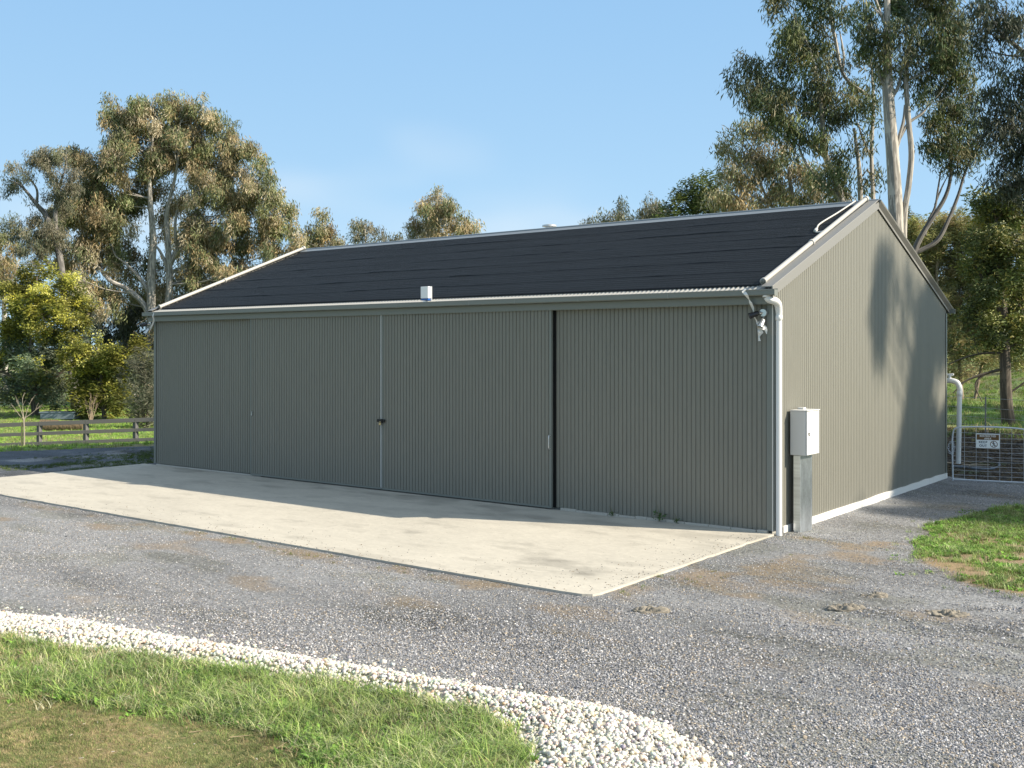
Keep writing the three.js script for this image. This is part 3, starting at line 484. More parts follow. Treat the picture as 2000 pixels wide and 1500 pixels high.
{
  const f = thing('wire_fence', 'post and wire stock fence crossing the grass behind the gate', 'fence', V(0, 0, 0));
  const posts = [[1925, 34], [2105, 31], [1720, 37.5], [1820, 35.8]];
  const P = posts.map(([u, t]) => { const p = at(u, 700, t); p.y = landH(p.x, p.z); return p; });
  for (const p of [P[0], P[1], P[2], P[3]]) mesh('post', merge([tube([V(p.x, p.y - 0.2, p.z), V(p.x, p.y + 1.22, p.z)], 0.024, 8)]), std(lin(0.20, 0.20, 0.19), 0.7, 0.2), f);
  const a = P[2], b = P[1];
  for (const h of [0.3, 0.56, 0.86, 1.18]) mesh('wire', tube([V(a.x, a.y + h, a.z), V(P[0].x, P[0].y + h - 0.01, P[0].z), V(b.x, b.y + h, b.z)], 0.007, 5, 3), std(lin(0.4, 0.4, 0.38), 0.5, 0.4), f);
  const h0 = at(1846, 931, 25.6), hose = tag(mesh('garden_hose', tube([[1, 930, 24.4], [24, 932, 24.3], [60, 935, 24.2], [85, 930, 24.5], [92, 921, 25.2], [80, 913, 26], [70, 910, 26.4]].map(([du, v, t]) => { const p = at(1860 + du, v, t); p.y = landH(p.x, p.z) + 0.025; return p; }), 0.03, 10, 6), std(lin(0.12, 0.15, 0.18), 0.5), scene), 'blue grey hose curling over the bare earth behind the gate', 'hose');
}
const barkDead = std(lin(0.12, 0.10, 0.08), 0.9);
{
  const r = rng(90);
  for (const [u, v, t, len, ang, label] of [[1880, 905, 24.6, 1.2, 0.1, 'bleached fallen branch lying just behind the gate near the hose'], [1945, 905, 25.5, 1.4, 2.6, 'dark fallen branch on the bare earth under the warning sign'], [1975, 890, 27, 1.3, 0.7, 'forked fallen branch on the bare earth at the far side of the gate'], [1900, 880, 28.5, 1.7, 3.0, 'long fallen branch on the bare earth farthest behind the gate']]) {
    const p = at(u, v, t); p.y = landH(p.x, p.z) + 0.03; const d = V(Math.cos(ang), 0, Math.sin(ang)), q = (k, h, s) => p.clone().addScaledVector(d, k * len).add(V(r.s(0.05), h, r.s(0.08) + s));
    const g = [tube([q(-0.5, 0, 0), q(-0.2, 0.03, 0), q(0.15, 0.02, 0), q(0.5, 0.06, 0)], [0.035, 0.03, 0.024, 0.01], 6, 3), tube([q(-0.1, 0.02, 0), q(0.1, 0.1, 0.15), q(0.3, 0.16, 0.28)], [0.02, 0.014, 0.005], 5, 2), tube([q(0.1, 0.02, 0), q(0.25, 0.05, -0.12), q(0.42, 0.13, -0.2)], [0.016, 0.01, 0.004], 5, 2)];
    tag(mesh('fallen_branch', merge(g), label.startsWith('bleached') ? std(lin(0.3, 0.25, 0.18), 0.9) : barkDead, scene), label, 'branch');
  }
}

// ------------------------------------------------------------------ paddock fence on the left, with sapling and shrub
const timberMap = tex(256, 256, (i, j, o) => { const n = fbm(i / 60, j / 5, 6, 4), s = hash2(i, j, 5), k = 0.115 + 0.05 * (n - 0.5) + 0.015 * (s - 0.5); o[0] = k * 1.05; o[1] = k; o[2] = k * 0.98; });
{
  const f = thing('paddock_fence', 'dark stained three rail timber paddock fence across the grass', 'fence', V(0, 0, 0));
  const us = [-300, -200, -108, -14, 77, 168, 265, 362, 460], wood = std(0xffffff, 0.85, 0, { map: timberMap });
  const P = us.map((u) => { const t = 45, p = at(u, 0, t); p.y = 2.662 - (877 - u * 0.037 - HZ) / FPX * t; return p; });
  P.forEach((p) => { const h = 1.08; mesh('post', box(0.21, h + 0.5, 0.16, p.x, p.y + h / 2 - 0.25, p.z, 0.012).rotateY(0), wood, f); });
  for (let i = 0; i + 1 < P.length; i++) for (const h of [0.18, 0.60, 1.02]) {
    const a = P[i], b = P[i + 1], len = a.distanceTo(b), g = box(len - 0.01, h > 1 ? 0.17 : 0.145, 0.04, 0, 0, 0, 0.006), d = b.clone().sub(a).normalize();
    g.applyQuaternion(new THREE.Quaternion().setFromUnitVectors(V(1, 0, 0), d)); const m = a.clone().lerp(b, 0.5), o = V(d.z, 0, -d.x).multiplyScalar(-0.1);
    if (o.dot(FWD) > 0) o.negate();
    g.translate(m.x + o.x, m.y + h, m.z + o.z); mesh('rail', g, wood, f);
  }
}
function bareShrub(name, label, cat, base, h, seed, stake, color, n = 9) {
  const r = rng(seed), t = thing(name, label, cat, base), gs = [];
  if (stake) { gs.push(tube([[0, -0.1, 0], [0.02, h * 0.3, 0], [0.0, h * 0.6, 0.02]], [0.035, 0.03, 0.024], 7, 3)); mesh('stake', box(0.05, h * 0.52, 0.05, -0.1, h * 0.24, 0.04), std(lin(0.5, 0.37, 0.2), 0.8), t); }
  const y0 = stake ? h * 0.5 : 0;
  for (let i = 0; i < n; i++) { const a = r() * 6.28, s = r.r(0.12, 0.32) * h, e = V(Math.cos(a) * s, y0 + (h - y0) * r.r(0.55, 1), Math.sin(a) * s), k = V(e.x * 0.45 + r.s(0.08), y0 + (e.y - y0) * 0.5, e.z * 0.45); gs.push(tube([V(0, y0 - 0.05 + r() * 0.1 * h, 0), k, e], [0.016, 0.011, 0.004], 5, 3)); for (let q = 0; q < 3; q++) { const m = k.clone().lerp(e, r()), w = e.clone().add(V(r.s(0.25) * h * 0.5, r.s(0.1) * h, r.s(0.25) * h * 0.5)); gs.push(tube([m, m.clone().lerp(w, 0.5).add(V(0, 0.04, 0)), w], [0.006, 0.005, 0.003], 4, 2)); } }
  mesh('trunk', merge(gs), std(color, 0.85), t); return t;
}
{ const p = at(47, 878, 43.5); bareShrub('sapling', 'bare pale sapling tied to a timber stake at the paddock fence', 'sapling', p, 2.25, 12, true, lin(0.26, 0.225, 0.18), 5); }
{ const p = at(178, 829, 62); p.y = landH(p.x, p.z); bareShrub('bare_shrub', 'leafless pale shrub standing in the paddock beyond the fence', 'shrub', p, 2.0, 21, false, lin(0.30, 0.23, 0.16), 12); }
{
  const p = at(118, 815, 66); p.y = landH(p.x, p.z); const t = thing('water_trough', 'blue grey stock trough standing in the paddock grass under the wattle', 'trough', p); t.rotation.y = 0.65;
  mesh('tank', merge([box(2.3, 0.08, 1.0, 0, 0.42, 0, 0.03), box(2.1, 0.4, 0.1, 0, 0.2, 0.42, 0.02), box(2.1, 0.4, 0.1, 0, 0.2, -0.42, 0.02), box(0.1, 0.4, 0.8, 1.0, 0.2, 0, 0.02), box(0.1, 0.4, 0.8, -1.0, 0.2, 0, 0.02)]), std(lin(0.16, 0.2, 0.23), 0.6), t);
}
for (const [u, v, t, len, rad, label] of [[96, 832, 58, 0.9, 0.36, 'short brown log end beside the fence under the wattle'], [133, 832, 58, 1.7, 0.30, 'long brown log lying in the paddock behind the fence']]) {
  const p = at(u, v, t); p.y = landH(p.x, p.z) + rad * 0.7; const g = new THREE.CylinderGeometry(rad, rad * 0.94, len, 14, 1); g.rotateZ(Math.PI / 2); g.rotateY(0.7);
  const m = tag(mesh('log', g, std(lin(0.14, 0.10, 0.055), 0.9, 0, { bumpMap: groundBump, bumpScale: 0.04 }), scene), label, 'log'); m.position.copy(p);
}

// ------------------------------------------------------------------ trees
// leaf sprays: narrow leaves hanging from a drooping twig (gums), or feathery puffs (wattles)
function leafSpray(seed, n, len, wid, spread, droop, twig = true) {
  const r = rng(seed), pos = [], tri = (a, b, c) => pos.push(a.x, a.y, a.z, b.x, b.y, b.z, c.x, c.y, c.z);
  for (let i = 0; i < n; i++) {
    const o = V(r.s(spread), r.s(spread * 0.9), r.s(spread)), d = V(r.s(1), -droop + r.s(0.5), r.s(1)).normalize(), l = len * r.r(0.7, 1.25), s = V(r.s(1), r.s(0.4), r.s(1)).cross(d).normalize();
    const w = wid * r.r(0.7, 1.2), bend = V(r.s(1), 0, r.s(1)).multiplyScalar(l * 0.12), m = o.clone().addScaledVector(d, l * 0.45).add(bend), e = o.clone().addScaledVector(d, l);
    const a = m.clone().addScaledVector(s, w), b = m.clone().addScaledVector(s, -w).addScaledVector(d.clone().cross(s), w * 0.35);
    tri(o, a, e); tri(o, e, b);
  }
  const g = new THREE.BufferGeometry(); g.setAttribute('position', new THREE.Float32BufferAttribute(pos, 3)); g.computeVertexNormals(); return g;
}
const SPRAY = {
  gumFar: leafSpray(1, 22, 0.36, 0.030, 0.42, 1.3),
  gumMid: leafSpray(2, 20, 0.25, 0.022, 0.27, 1.3),
  gumNear: leafSpray(3, 20, 0.21, 0.018, 0.24, 1.35),
  bush: leafSpray(4, 20, 0.17, 0.034, 0.24, 0.25),
  needle: leafSpray(5, 22, 0.34, 0.022, 0.30, 0.1),
  feather: leafSpray(6, 18, 0.34, 0.045, 0.28, 0.1),
  puff: leafSpray(7, 24, 0.15, 0.045, 0.24, -0.2),
};
const leafMats = {
  gum: new THREE.MeshPhysicalMaterial({ color: 0xffffff, roughness: 0.68, side: THREE.DoubleSide, specularIntensity: 0.9, transmission: 0.26, thickness: 0 }),
  soft: new THREE.MeshPhysicalMaterial({ color: 0xffffff, roughness: 0.92, transmission: 0.42, thickness: 0, side: THREE.DoubleSide, specularIntensity: 0.3 }),
};
const barkTex = tex(256, 512, (i, j, o) => { const n = fbm(i / 12, j / 90, 3, 4, 0, 0), p = fbm(i / 40, j / 60, 9, 4), q = sstep(0.5, 0.6, fbm(i / 14, j / 130, 15, 4)); let k = 0.42 + 0.16 * (p - 0.5) + 0.1 * (n - 0.5); k = lerp(k, 0.13, q * 0.7); o[0] = k * 1.02; o[1] = k * 0.95; o[2] = k * 0.84; }, { repeat: [1, 0.5] });
const barkPale = std(0xffffff, 0.8, 0, { map: barkTex }), barkGrey = std(lin(0.42, 0.42, 0.44), 0.85, 0, { map: barkTex }), barkDark = std(lin(0.30, 0.26, 0.22), 0.9, 0, { map: barkTex }), barkTan = std(lin(0.75, 0.62, 0.5), 0.85, 0, { map: barkTex });
const PAL = {
  brownGum: [[0.370, 0.280, 0.134], [0.437, 0.347, 0.190], [0.224, 0.246, 0.101], [0.291, 0.291, 0.134], [0.179, 0.213, 0.090], [0.493, 0.426, 0.291]],
  greyGum: [[0.154, 0.166, 0.092], [0.209, 0.187, 0.106], [0.110, 0.132, 0.075], [0.265, 0.243, 0.166]],
  greenGum: [[0.10, 0.145, 0.042], [0.075, 0.115, 0.04], [0.15, 0.18, 0.05], [0.20, 0.18, 0.07], [0.12, 0.14, 0.075]],
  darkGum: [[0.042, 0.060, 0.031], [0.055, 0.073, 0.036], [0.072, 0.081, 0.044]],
  darkBush: [[0.068, 0.103, 0.030], [0.106, 0.140, 0.039], [0.149, 0.174, 0.046], [0.054, 0.076, 0.030]],
  blackwood: [[0.123, 0.167, 0.041], [0.181, 0.217, 0.049], [0.246, 0.268, 0.065], [0.087, 0.116, 0.038], [0.334, 0.304, 0.072]],
  olive: [[0.345, 0.338, 0.135], [0.435, 0.390, 0.180], [0.255, 0.270, 0.112], [0.390, 0.315, 0.165]],
  wattle: [[0.173, 0.219, 0.134], [0.219, 0.252, 0.173], [0.126, 0.173, 0.103], [0.207, 0.225, 0.069]],
  wattleGreen: [[0.177, 0.187, 0.029], [0.229, 0.218, 0.034], [0.125, 0.146, 0.029]],
  bloom: [[0.50, 0.47, 0.07], [0.46, 0.45, 0.11], [0.58, 0.55, 0.18], [0.36, 0.37, 0.07]],
  shrub: [[0.207, 0.216, 0.147], [0.259, 0.250, 0.172], [0.147, 0.164, 0.103]],
};
function tree(name, label, cat, o) {
  const r = rng(o.seed), T = o.t;
  const path = (p) => p.map(([u, v, rad, dt = 0]) => ({ p: at(u, v, T + dt), r: rad }));
  const trunks = (o.trunks || []).map(path);
  const base = (trunks[0] ? trunks[0][0].p : at(o.base[0], o.base[1], T)).clone(); base.y = landH(base.x, base.z);
  const t = thing(name, label, cat, base, o.group);
  const woods = [], nodes = [];
  const local = (p) => p.clone().sub(base);
  for (const tr of trunks) {
    const pts = tr.map((k) => local(k.p)), rad = tr.map((k) => k.r);
    if (tr === trunks[0]) { pts[0].y = -0.3; }
    woods.push(tube(pts, rad, rad[0] > 0.1 ? 12 : 7, 5));
    const c = new THREE.CatmullRomCurve3(pts); for (let i = 2; i <= 20; i++) nodes.push({ p: c.getPoint(i / 20), r: lerp(rad[0], rad[rad.length - 1], i / 20) });
  }
  const sprays = [], blooms = [], pal = PAL[o.pal], S = o.size || 1;
  for (const [u, v, ru, rv, n = 1, extra = {}] of o.blobs) {
    const dt = extra.dt ?? r.s(1) * (o.depth ?? 0.4) * ru / FPX * T * 2, tt = T + dt, c = local(at(u, v, tt)), rx = ru / FPX * tt, ry = rv / FPX * tt, rz = Math.max(rx, ry) * 0.85;
    if (nodes.length && o.branches !== false && !extra.nobranch) {   // a limb from the wood below the clump into it, then twigs
      let best = null, bd = 1e9; for (const q of nodes) { const d = q.p.distanceTo(c) + Math.max(0, q.p.y - c.y + ry * 0.3) * 2; if (d < bd) { bd = d; best = q; } }
      const e = c.clone().add(V(r.s(rx * 0.3), ry * 0.4, r.s(rz * 0.3))), k = best.p.clone().lerp(e, 0.5).add(V(r.s(0.1 * bd), -0.06 * bd, r.s(0.1 * bd))), br = Math.min(best.r * 0.6, 0.022 + rx * 0.028);
      woods.push(tube([best.p, k, e], [br, br * 0.75, br * 0.35], 6, 4));
      for (let i = 0; i < 6; i++) { const a = V(r.s(1), r.r(-0.6, 1), r.s(1)).normalize(), s = k.clone().lerp(e, r()), w = c.clone().add(V(a.x * rx * 0.9, a.y * ry * 0.9, a.z * rz * 0.9)); woods.push(tube([s, s.clone().lerp(w, 0.5).add(V(0, 0.08 * ry, 0)), w], [br * 0.35, br * 0.22, br * 0.1], 4, 2)); }
    }
    const area = Math.PI * rx * ry, cnt = Math.round(area * (o.dens || 9) * (o.leaf === 'gumFar' ? 2.1 : o.leaf === 'feather' || o.leaf === 'needle' ? 1.9 : 1.7) * n / (S * S)), tone = r.r(0.82, 1.15);
    // a clump is several sub-clumps, so that its outline is broken
    const subs = []; const ns = Math.max(4, Math.round(area / (S * S) / ((o.subArea || 1.6) * 0.5))); for (let i = 0; i < ns; i++) { const a = V(r.s(1), r.s(1), r.s(1)); while (a.lengthSq() > 1) a.set(r.s(1), r.s(1), r.s(1)); a.multiplyScalar(0.98 / Math.pow(Math.max(a.length(), 0.05), 0.35)); subs.push({ c: c.clone().add(V(a.x * rx, a.y * ry, a.z * rz)), k: r.r(0.7, 1.25), s: r.r(0.55, 1.0) * (o.subR || 0.75) * 1.12 * S, pick: (extra.pal ? PAL[extra.pal] : pal)[Math.floor(r() * (extra.pal ? PAL[extra.pal] : pal).length)] }); }
    for (let i = 0; i < cnt; i++) {
      const sb = subs[Math.floor(r() * subs.length)], a = V(r.s(1), r.s(1), r.s(1)); while (a.lengthSq() > 1) a.set(r.s(1), r.s(1), r.s(1));
      const p = sb.c.clone().add(V(a.x * sb.s, a.y * sb.s * (o.subTall || 1.0), a.z * sb.s));
      const pick = r() < (extra.pal ? 0.9 : 0.55) ? sb.pick : pal[Math.floor(r() * pal.length)], k = tone * sb.k * r.r(0.75, 1.25);
      const isBloom = o.bloom && r() < (extra.bloom ?? o.bloom) && a.y > -0.55;
      const list = isBloom ? blooms : sprays, pc = isBloom ? PAL.bloom[Math.floor(r() * PAL.bloom.length)] : pick;
      list.push([mtx(p, r.s(0.5), r() * 6.283, r.s(0.5), S * r.r(0.7, 1.2)), lin(pc[0] * k, pc[1] * k, pc[2] * k)]);
    }
  }
  if (woods.length) mesh('trunk', merge(woods), o.bark || barkPale, t);
  if (sprays.length) instances('crown', SPRAY[o.leaf], leafMats[o.mat || 'gum'], sprays, t).userData.kind = 'stuff';
  if (blooms.length) instances('blossom', SPRAY.puff, leafMats.soft, blooms, t).userData.kind = 'stuff';
  return t;
}

// left: the big many-stemmed gum and its neighbours
tree('gum_tree', 'huge brown green gum tree with pale forked trunks behind the far end of the shed', 'tree', { seed: 101, t: 80, leaf: 'gumFar', pal: 'brownGum', dens: 10, group: undefined,
  trunks: [[[300, 800, 0.425], [297, 640, 0.357], [295, 540, 0.306], [299, 470, 0.255], [294, 400, 0.187], [292, 340, 0.136], [300, 250, 0.068]], [[332, 800, 0.383], [330, 620, 0.306], [331, 540, 0.255], [326, 440, 0.187], [325, 420, 0.170], [345, 330, 0.102], [352, 240, 0.043]], [[331, 520, 0.204], [345, 490, 0.187], [362, 450, 0.153], [380, 425, 0.102], [410, 350, 0.043]], [[300, 660, 0.238], [284, 600, 0.221], [250, 566, 0.204], [215, 548, 0.153], [190, 520, 0.102], [160, 506, 0.051]], [[297, 580, 0.170], [270, 540, 0.128], [245, 515, 0.085], [225, 500, 0.043]], [[326, 520, 0.136], [312, 490, 0.102], [300, 475, 0.060]], [[345, 480, 0.136], [342, 440, 0.111], [350, 390, 0.076]]],
  blobs: [[258, 215, 34, 30], [232, 225, 30, 28], [400, 232, 34, 30], [378, 205, 26, 20], [185, 365, 34, 34], [200, 400, 36, 36], [165, 455, 36, 36], [130, 395, 30, 36], [306, 208, 30, 24], [352, 212, 30, 26], [300, 250, 80, 40], [225, 262, 36, 34], [385, 262, 46, 40], [270, 300, 70, 40], [350, 300, 62, 40, 1, { dt: 2.6 }], [205, 310, 42, 36], [420, 315, 42, 42], [165, 335, 40, 34], [150, 385, 38, 38], [225, 370, 46, 38], [290, 355, 30, 30, 0.7, { dt: 3.2 }], [390, 375, 50, 42], [450, 365, 42, 40], [185, 430, 46, 40], [250, 430, 36, 40, 0.8, { dt: 3.2 }], [350, 380, 30, 40, 0.6, { dt: 3.2 }], [430, 435, 60, 44], [500, 335, 26, 30], [510, 380, 40, 42], [540, 425, 36, 36], [495, 455, 50, 40], [555, 470, 32, 36], [120, 440, 36, 40], [110, 500, 38, 36], [175, 490, 40, 36], [240, 495, 40, 30, 0.8, { dt: 3.2 }], [385, 480, 46, 40], [440, 510, 60, 44], [530, 510, 50, 36], [370, 550, 54, 40], [440, 570, 56, 40], [270, 560, 36, 36, 0.7, { dt: 3.2 }], [210, 590, 40, 34, 0.8], [330, 600, 60, 36, 1, { dt: 2.6 }], [400, 620, 60, 36], [165, 560, 40, 32, 0.8], [580, 505, 24, 24], [350, 655, 60, 30], [432, 262, 26, 26], [465, 298, 32, 32], [440, 330, 40, 34], [270, 380, 40, 34, 1, { dt: 2.6 }], [205, 460, 40, 34], [320, 440, 36, 36, 0.6, { dt: 3.2 }], [345, 290, 50, 34], [480, 415, 40, 34], [400, 430, 40, 36], [150, 300, 26, 24], [330, 520, 36, 34, 0.5, { dt: 3.2 }], [275, 510, 30, 30, 0.5, { dt: 3.2 }], [470, 540, 50, 36], [560, 535, 30, 24], [240, 300, 40, 34], [215, 520, 36, 30], [310, 560, 34, 30, 0.5, { dt: 3.2 }]] });
tree('gum_tree', 'smaller gum tree with flat topped branches reaching out beside the huge gum', 'tree', { seed: 102, t: 74, leaf: 'gumFar', pal: 'greyGum', dens: 8, size: 0.72, bark: barkGrey,
  trunks: [[[150, 780, 0.35], [128, 600, 0.28], [112, 480, 0.22], [92, 425, 0.18], [68, 395, 0.13], [40, 362, 0.07], [18, 352, 0.03]], [[112, 480, 0.18], [108, 410, 0.14], [118, 360, 0.09], [128, 330, 0.04]], [[72, 400, 0.1], [72, 370, 0.08], [55, 345, 0.04]], [[120, 540, 0.16], [80, 500, 0.1], [50, 465, 0.05], [28, 450, 0.03]]],
  blobs: [[16, 352, 22, 14], [45, 335, 26, 13], [70, 318, 28, 14], [95, 308, 26, 14], [125, 302, 26, 20], [108, 335, 22, 18], [130, 350, 26, 26], [100, 385, 20, 16], [118, 402, 30, 22], [62, 402, 6, 6], [24, 440, 22, 14], [55, 432, 22, 14], [45, 458, 30, 16], [78, 462, 26, 20], [70, 495, 34, 24], [110, 455, 26, 24]] });
tree('gum_tree', 'pale brown gum tree at the edge of the view behind the wattles', 'tree', { seed: 103, t: 92, leaf: 'gumFar', pal: 'brownGum', dens: 9, trunks: [[[10, 800, 0.3], [8, 600, 0.2], [0, 480, 0.1]]], blobs: [[10, 480, 28, 22], [-30, 490, 40, 40], [10, 520, 34, 30], [-20, 570, 50, 50], [30, 560, 24, 30]] });
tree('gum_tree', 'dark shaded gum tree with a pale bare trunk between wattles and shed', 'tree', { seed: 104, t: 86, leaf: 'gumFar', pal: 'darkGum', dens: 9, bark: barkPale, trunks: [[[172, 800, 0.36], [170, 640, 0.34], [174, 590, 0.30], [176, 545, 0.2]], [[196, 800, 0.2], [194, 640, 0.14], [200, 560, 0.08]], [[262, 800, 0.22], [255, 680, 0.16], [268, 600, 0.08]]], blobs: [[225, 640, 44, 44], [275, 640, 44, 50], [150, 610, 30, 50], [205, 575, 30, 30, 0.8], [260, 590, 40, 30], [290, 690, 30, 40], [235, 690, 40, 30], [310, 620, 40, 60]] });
tree('wattle_tree', 'tall yellow flowering wattle with blue green lower branches over the paddock', 'tree', { seed: 111, t: 68, leaf: 'feather', mat: 'soft', pal: 'wattle', dens: 13, bloom: 0.35, bark: barkDark, subTall: 0.7,
  trunks: [[[70, 815, 0.26], [66, 760, 0.22], [60, 690, 0.16], [70, 600, 0.08], [72, 540, 0.04]], [[66, 770, 0.14], [110, 735, 0.1], [150, 700, 0.05]], [[64, 770, 0.13], [30, 740, 0.09], [-10, 720, 0.05]]],
  blobs: [[72, 535, 32, 20, 1, { bloom: 0.22, pal: 'wattleGreen' }], [60, 560, 40, 22, 1, { bloom: 0.30, pal: 'wattleGreen' }], [15, 575, 34, 26, 1, { bloom: 0.85, pal: 'wattleGreen' }], [95, 575, 38, 22, 1, { bloom: 0.75, pal: 'wattleGreen' }], [140, 555, 28, 22, 1, { bloom: 0.60, pal: 'wattleGreen' }], [150, 590, 30, 20, 1, { bloom: 0.83, pal: 'wattleGreen' }], [40, 610, 44, 24, 1, { bloom: 0.60, pal: 'wattleGreen' }], [105, 615, 44, 24, 1, { bloom: 0.60, pal: 'wattleGreen' }], [150, 630, 26, 22, 1, { bloom: 0.45, pal: 'wattleGreen' }], [15, 645, 36, 22, 1, { bloom: 0.85, pal: 'wattleGreen' }], [70, 655, 44, 22, 1, { bloom: 0.75, pal: 'wattleGreen' }], [120, 655, 34, 22, 1, { bloom: 0.38, pal: 'wattleGreen' }], [25, 690, 40, 20, 1, { bloom: 0.16 }], [85, 695, 44, 18, 1, { bloom: 0.08 }], [125, 690, 24, 18, 1, { bloom: 0.05 }], [15, 728, 40, 18, 1, { bloom: 0.39 }], [75, 730, 44, 18, 1, { bloom: 0.04 }], [110, 745, 30, 14, 1, { bloom: 0.00 }], [40, 755, 36, 13, 1, { bloom: 0.08 }], [-30, 650, 40, 90, 1, { bloom: 0.45, pal: 'wattleGreen' }], [40, 590, 40, 26, 1, { bloom: 0.68, pal: 'wattleGreen' }], [110, 590, 40, 26, 1, { bloom: 0.52, pal: 'wattleGreen' }], [70, 625, 44, 26, 1, { bloom: 0.52, pal: 'wattleGreen' }], [30, 665, 44, 24, 1, { bloom: 0.45 }], [100, 675, 40, 24, 1, { bloom: 0.22 }], [155, 660, 26, 26, 1, { bloom: 0.30 }], [50, 712, 50, 20, 1, { bloom: 0.13 }], [10, 770, 44, 14, 1, { bloom: 0.07 }], [80, 770, 50, 14, 1, { bloom: 0.00 }]] });
tree('wattle_tree', 'lower golden wattle bush between the tall wattle and the grey shrub', 'tree', { seed: 112, t: 66, leaf: 'feather', mat: 'soft', pal: 'wattleGreen', dens: 13, bloom: 0.32, bark: barkDark, subTall: 0.7,
  trunks: [[[205, 830, 0.16], [200, 770, 0.13], [195, 720, 0.08], [190, 680, 0.04]], [[202, 800, 0.1], [230, 740, 0.07], [240, 690, 0.04]]],
  blobs: [[180, 685, 28, 18], [165, 715, 24, 18, 1, { bloom: 0.5 }], [205, 700, 30, 20], [235, 690, 30, 20], [262, 685, 24, 18], [150, 735, 24, 18, 1, { bloom: 0.5 }], [190, 740, 36, 22, 1, { bloom: 0.12 }], [230, 735, 34, 24, 1, { bloom: 0.2 }], [165, 765, 26, 16, 1, { bloom: 0.1 }], [205, 775, 34, 18, 1, { bloom: 0.05 }], [225, 765, 22, 20, 1, { bloom: 0.3 }], [200, 720, 40, 26], [245, 715, 34, 26], [180, 790, 34, 14, 1, { bloom: 0 }], [240, 790, 34, 18, 1, { bloom: 0.02 }], [150, 690, 26, 22, 1, { bloom: 0.3 }]] });
tree('grey_shrub', 'tall grey green needle leaved shrub close against the far corner of the shed', 'shrub', { seed: 113, t: 60, leaf: 'needle', pal: 'shrub', dens: 13, size: 0.9, bark: barkTan, mat: 'soft',
  trunks: [[[290, 835, 0.08], [285, 770, 0.06], [280, 715, 0.03]], [[288, 830, 0.06], [268, 770, 0.05], [258, 730, 0.02]], [[292, 830, 0.06], [306, 760, 0.04], [310, 700, 0.02]]],
  blobs: [[262, 725, 18, 20], [285, 712, 20, 18], [305, 730, 26, 26], [262, 755, 20, 16], [290, 755, 26, 16, 0.7], [272, 785, 24, 16], [300, 790, 24, 22], [275, 808, 24, 14, 0.8], [300, 822, 24, 12]] });
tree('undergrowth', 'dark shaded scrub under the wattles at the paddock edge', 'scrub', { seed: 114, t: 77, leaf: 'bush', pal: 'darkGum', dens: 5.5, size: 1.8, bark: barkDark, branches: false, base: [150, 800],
  blobs: [[-40, 790, 60, 40], [30, 785, 60, 34], [100, 780, 60, 34], [170, 780, 60, 40], [240, 780, 60, 44], [310, 780, 60, 50], [200, 730, 60, 50], [280, 720, 60, 60], [90, 740, 60, 40], [20, 720, 60, 50]] });
// unseen gum added behind the shed: it shades the foot of the wattles and the paddock edge
tree('gum_tree', 'added dark gum tree hidden behind the far end of the shed to shade the wattles', 'tree', { seed: 115, t: 80, leaf: 'gumFar', pal: 'darkGum', dens: 8, size: 1.1, bark: barkDark, trunks: [[[430, 800, 0.3], [430, 680, 0.22], [432, 600, 0.08]]], blobs: [[350, 690, 34, 50], [390, 650, 40, 44], [440, 640, 44, 44], [490, 630, 44, 40], [380, 740, 44, 44], [440, 720, 44, 50], [500, 700, 44, 50], [550, 650, 44, 44], [410, 790, 44, 30], [560, 720, 44, 40]] });
// behind the roof
tree('gum_tree', 'narrow pointed gum crown above the roof next to the huge gum', 'tree', { seed: 121, t: 92, leaf: 'gumFar', pal: 'brownGum', dens: 9, trunks: [[[632, 700, 0.3], [632, 520, 0.16], [630, 430, 0.05]]], blobs: [[630, 428, 10, 18], [628, 448, 22, 18], [606, 470, 22, 24], [645, 470, 24, 24], [625, 490, 40, 26], [600, 500, 30, 20], [655, 490, 22, 16]] });
tree('gum_tree', 'thin airy gum crown above the roof left of its middle', 'tree', { seed: 122, t: 96, leaf: 'gumFar', pal: 'greyGum', dens: 6, trunks: [[[716, 700, 0.25], [716, 520, 0.14], [712, 440, 0.05]]], blobs: [[708, 442, 20, 14], [730, 452, 22, 12], [700, 466, 22, 14], [745, 468, 22, 10], [722, 480, 36, 12], [785, 468, 12, 10]] });
tree('gum_tree', 'bushy brown gum crown showing over the middle of the roof', 'tree', { seed: 123, t: 88, leaf: 'gumFar', pal: 'brownGum', dens: 10, trunks: [[[855, 700, 0.32], [855, 500, 0.2], [858, 400, 0.05]]], blobs: [[856, 392, 18, 20], [840, 412, 26, 22], [878, 415, 28, 24], [828, 440, 28, 22], [860, 440, 30, 22], [900, 440, 26, 22], [820, 462, 30, 16], [870, 468, 40, 18], [908, 460, 18, 14]] });
tree('gum_tree', 'small feathery gum top over the roof below the spindly one', 'tree', { seed: 124, t: 90, leaf: 'gumFar', pal: 'greyGum', dens: 8, trunks: [[[1205, 700, 0.2], [1205, 500, 0.12], [1208, 410, 0.03]]], blobs: [[1209, 403, 11, 14], [1205, 422, 16, 14], [1180, 430, 16, 10], [1160, 434, 18, 8], [1215, 440, 24, 14]] });
tree('gum_tree', 'spindly pointed gum top over the roof beside the round green crown', 'tree', { seed: 125, t: 85, leaf: 'gumFar', pal: 'greyGum', dens: 8, trunks: [[[1272, 700, 0.2], [1272, 500, 0.12], [1272, 400, 0.03]]], blobs: [[1271, 396, 11, 15], [1262, 415, 17, 14], [1285, 412, 17, 14], [1250, 428, 18, 10], [1285, 432, 30, 14]] });
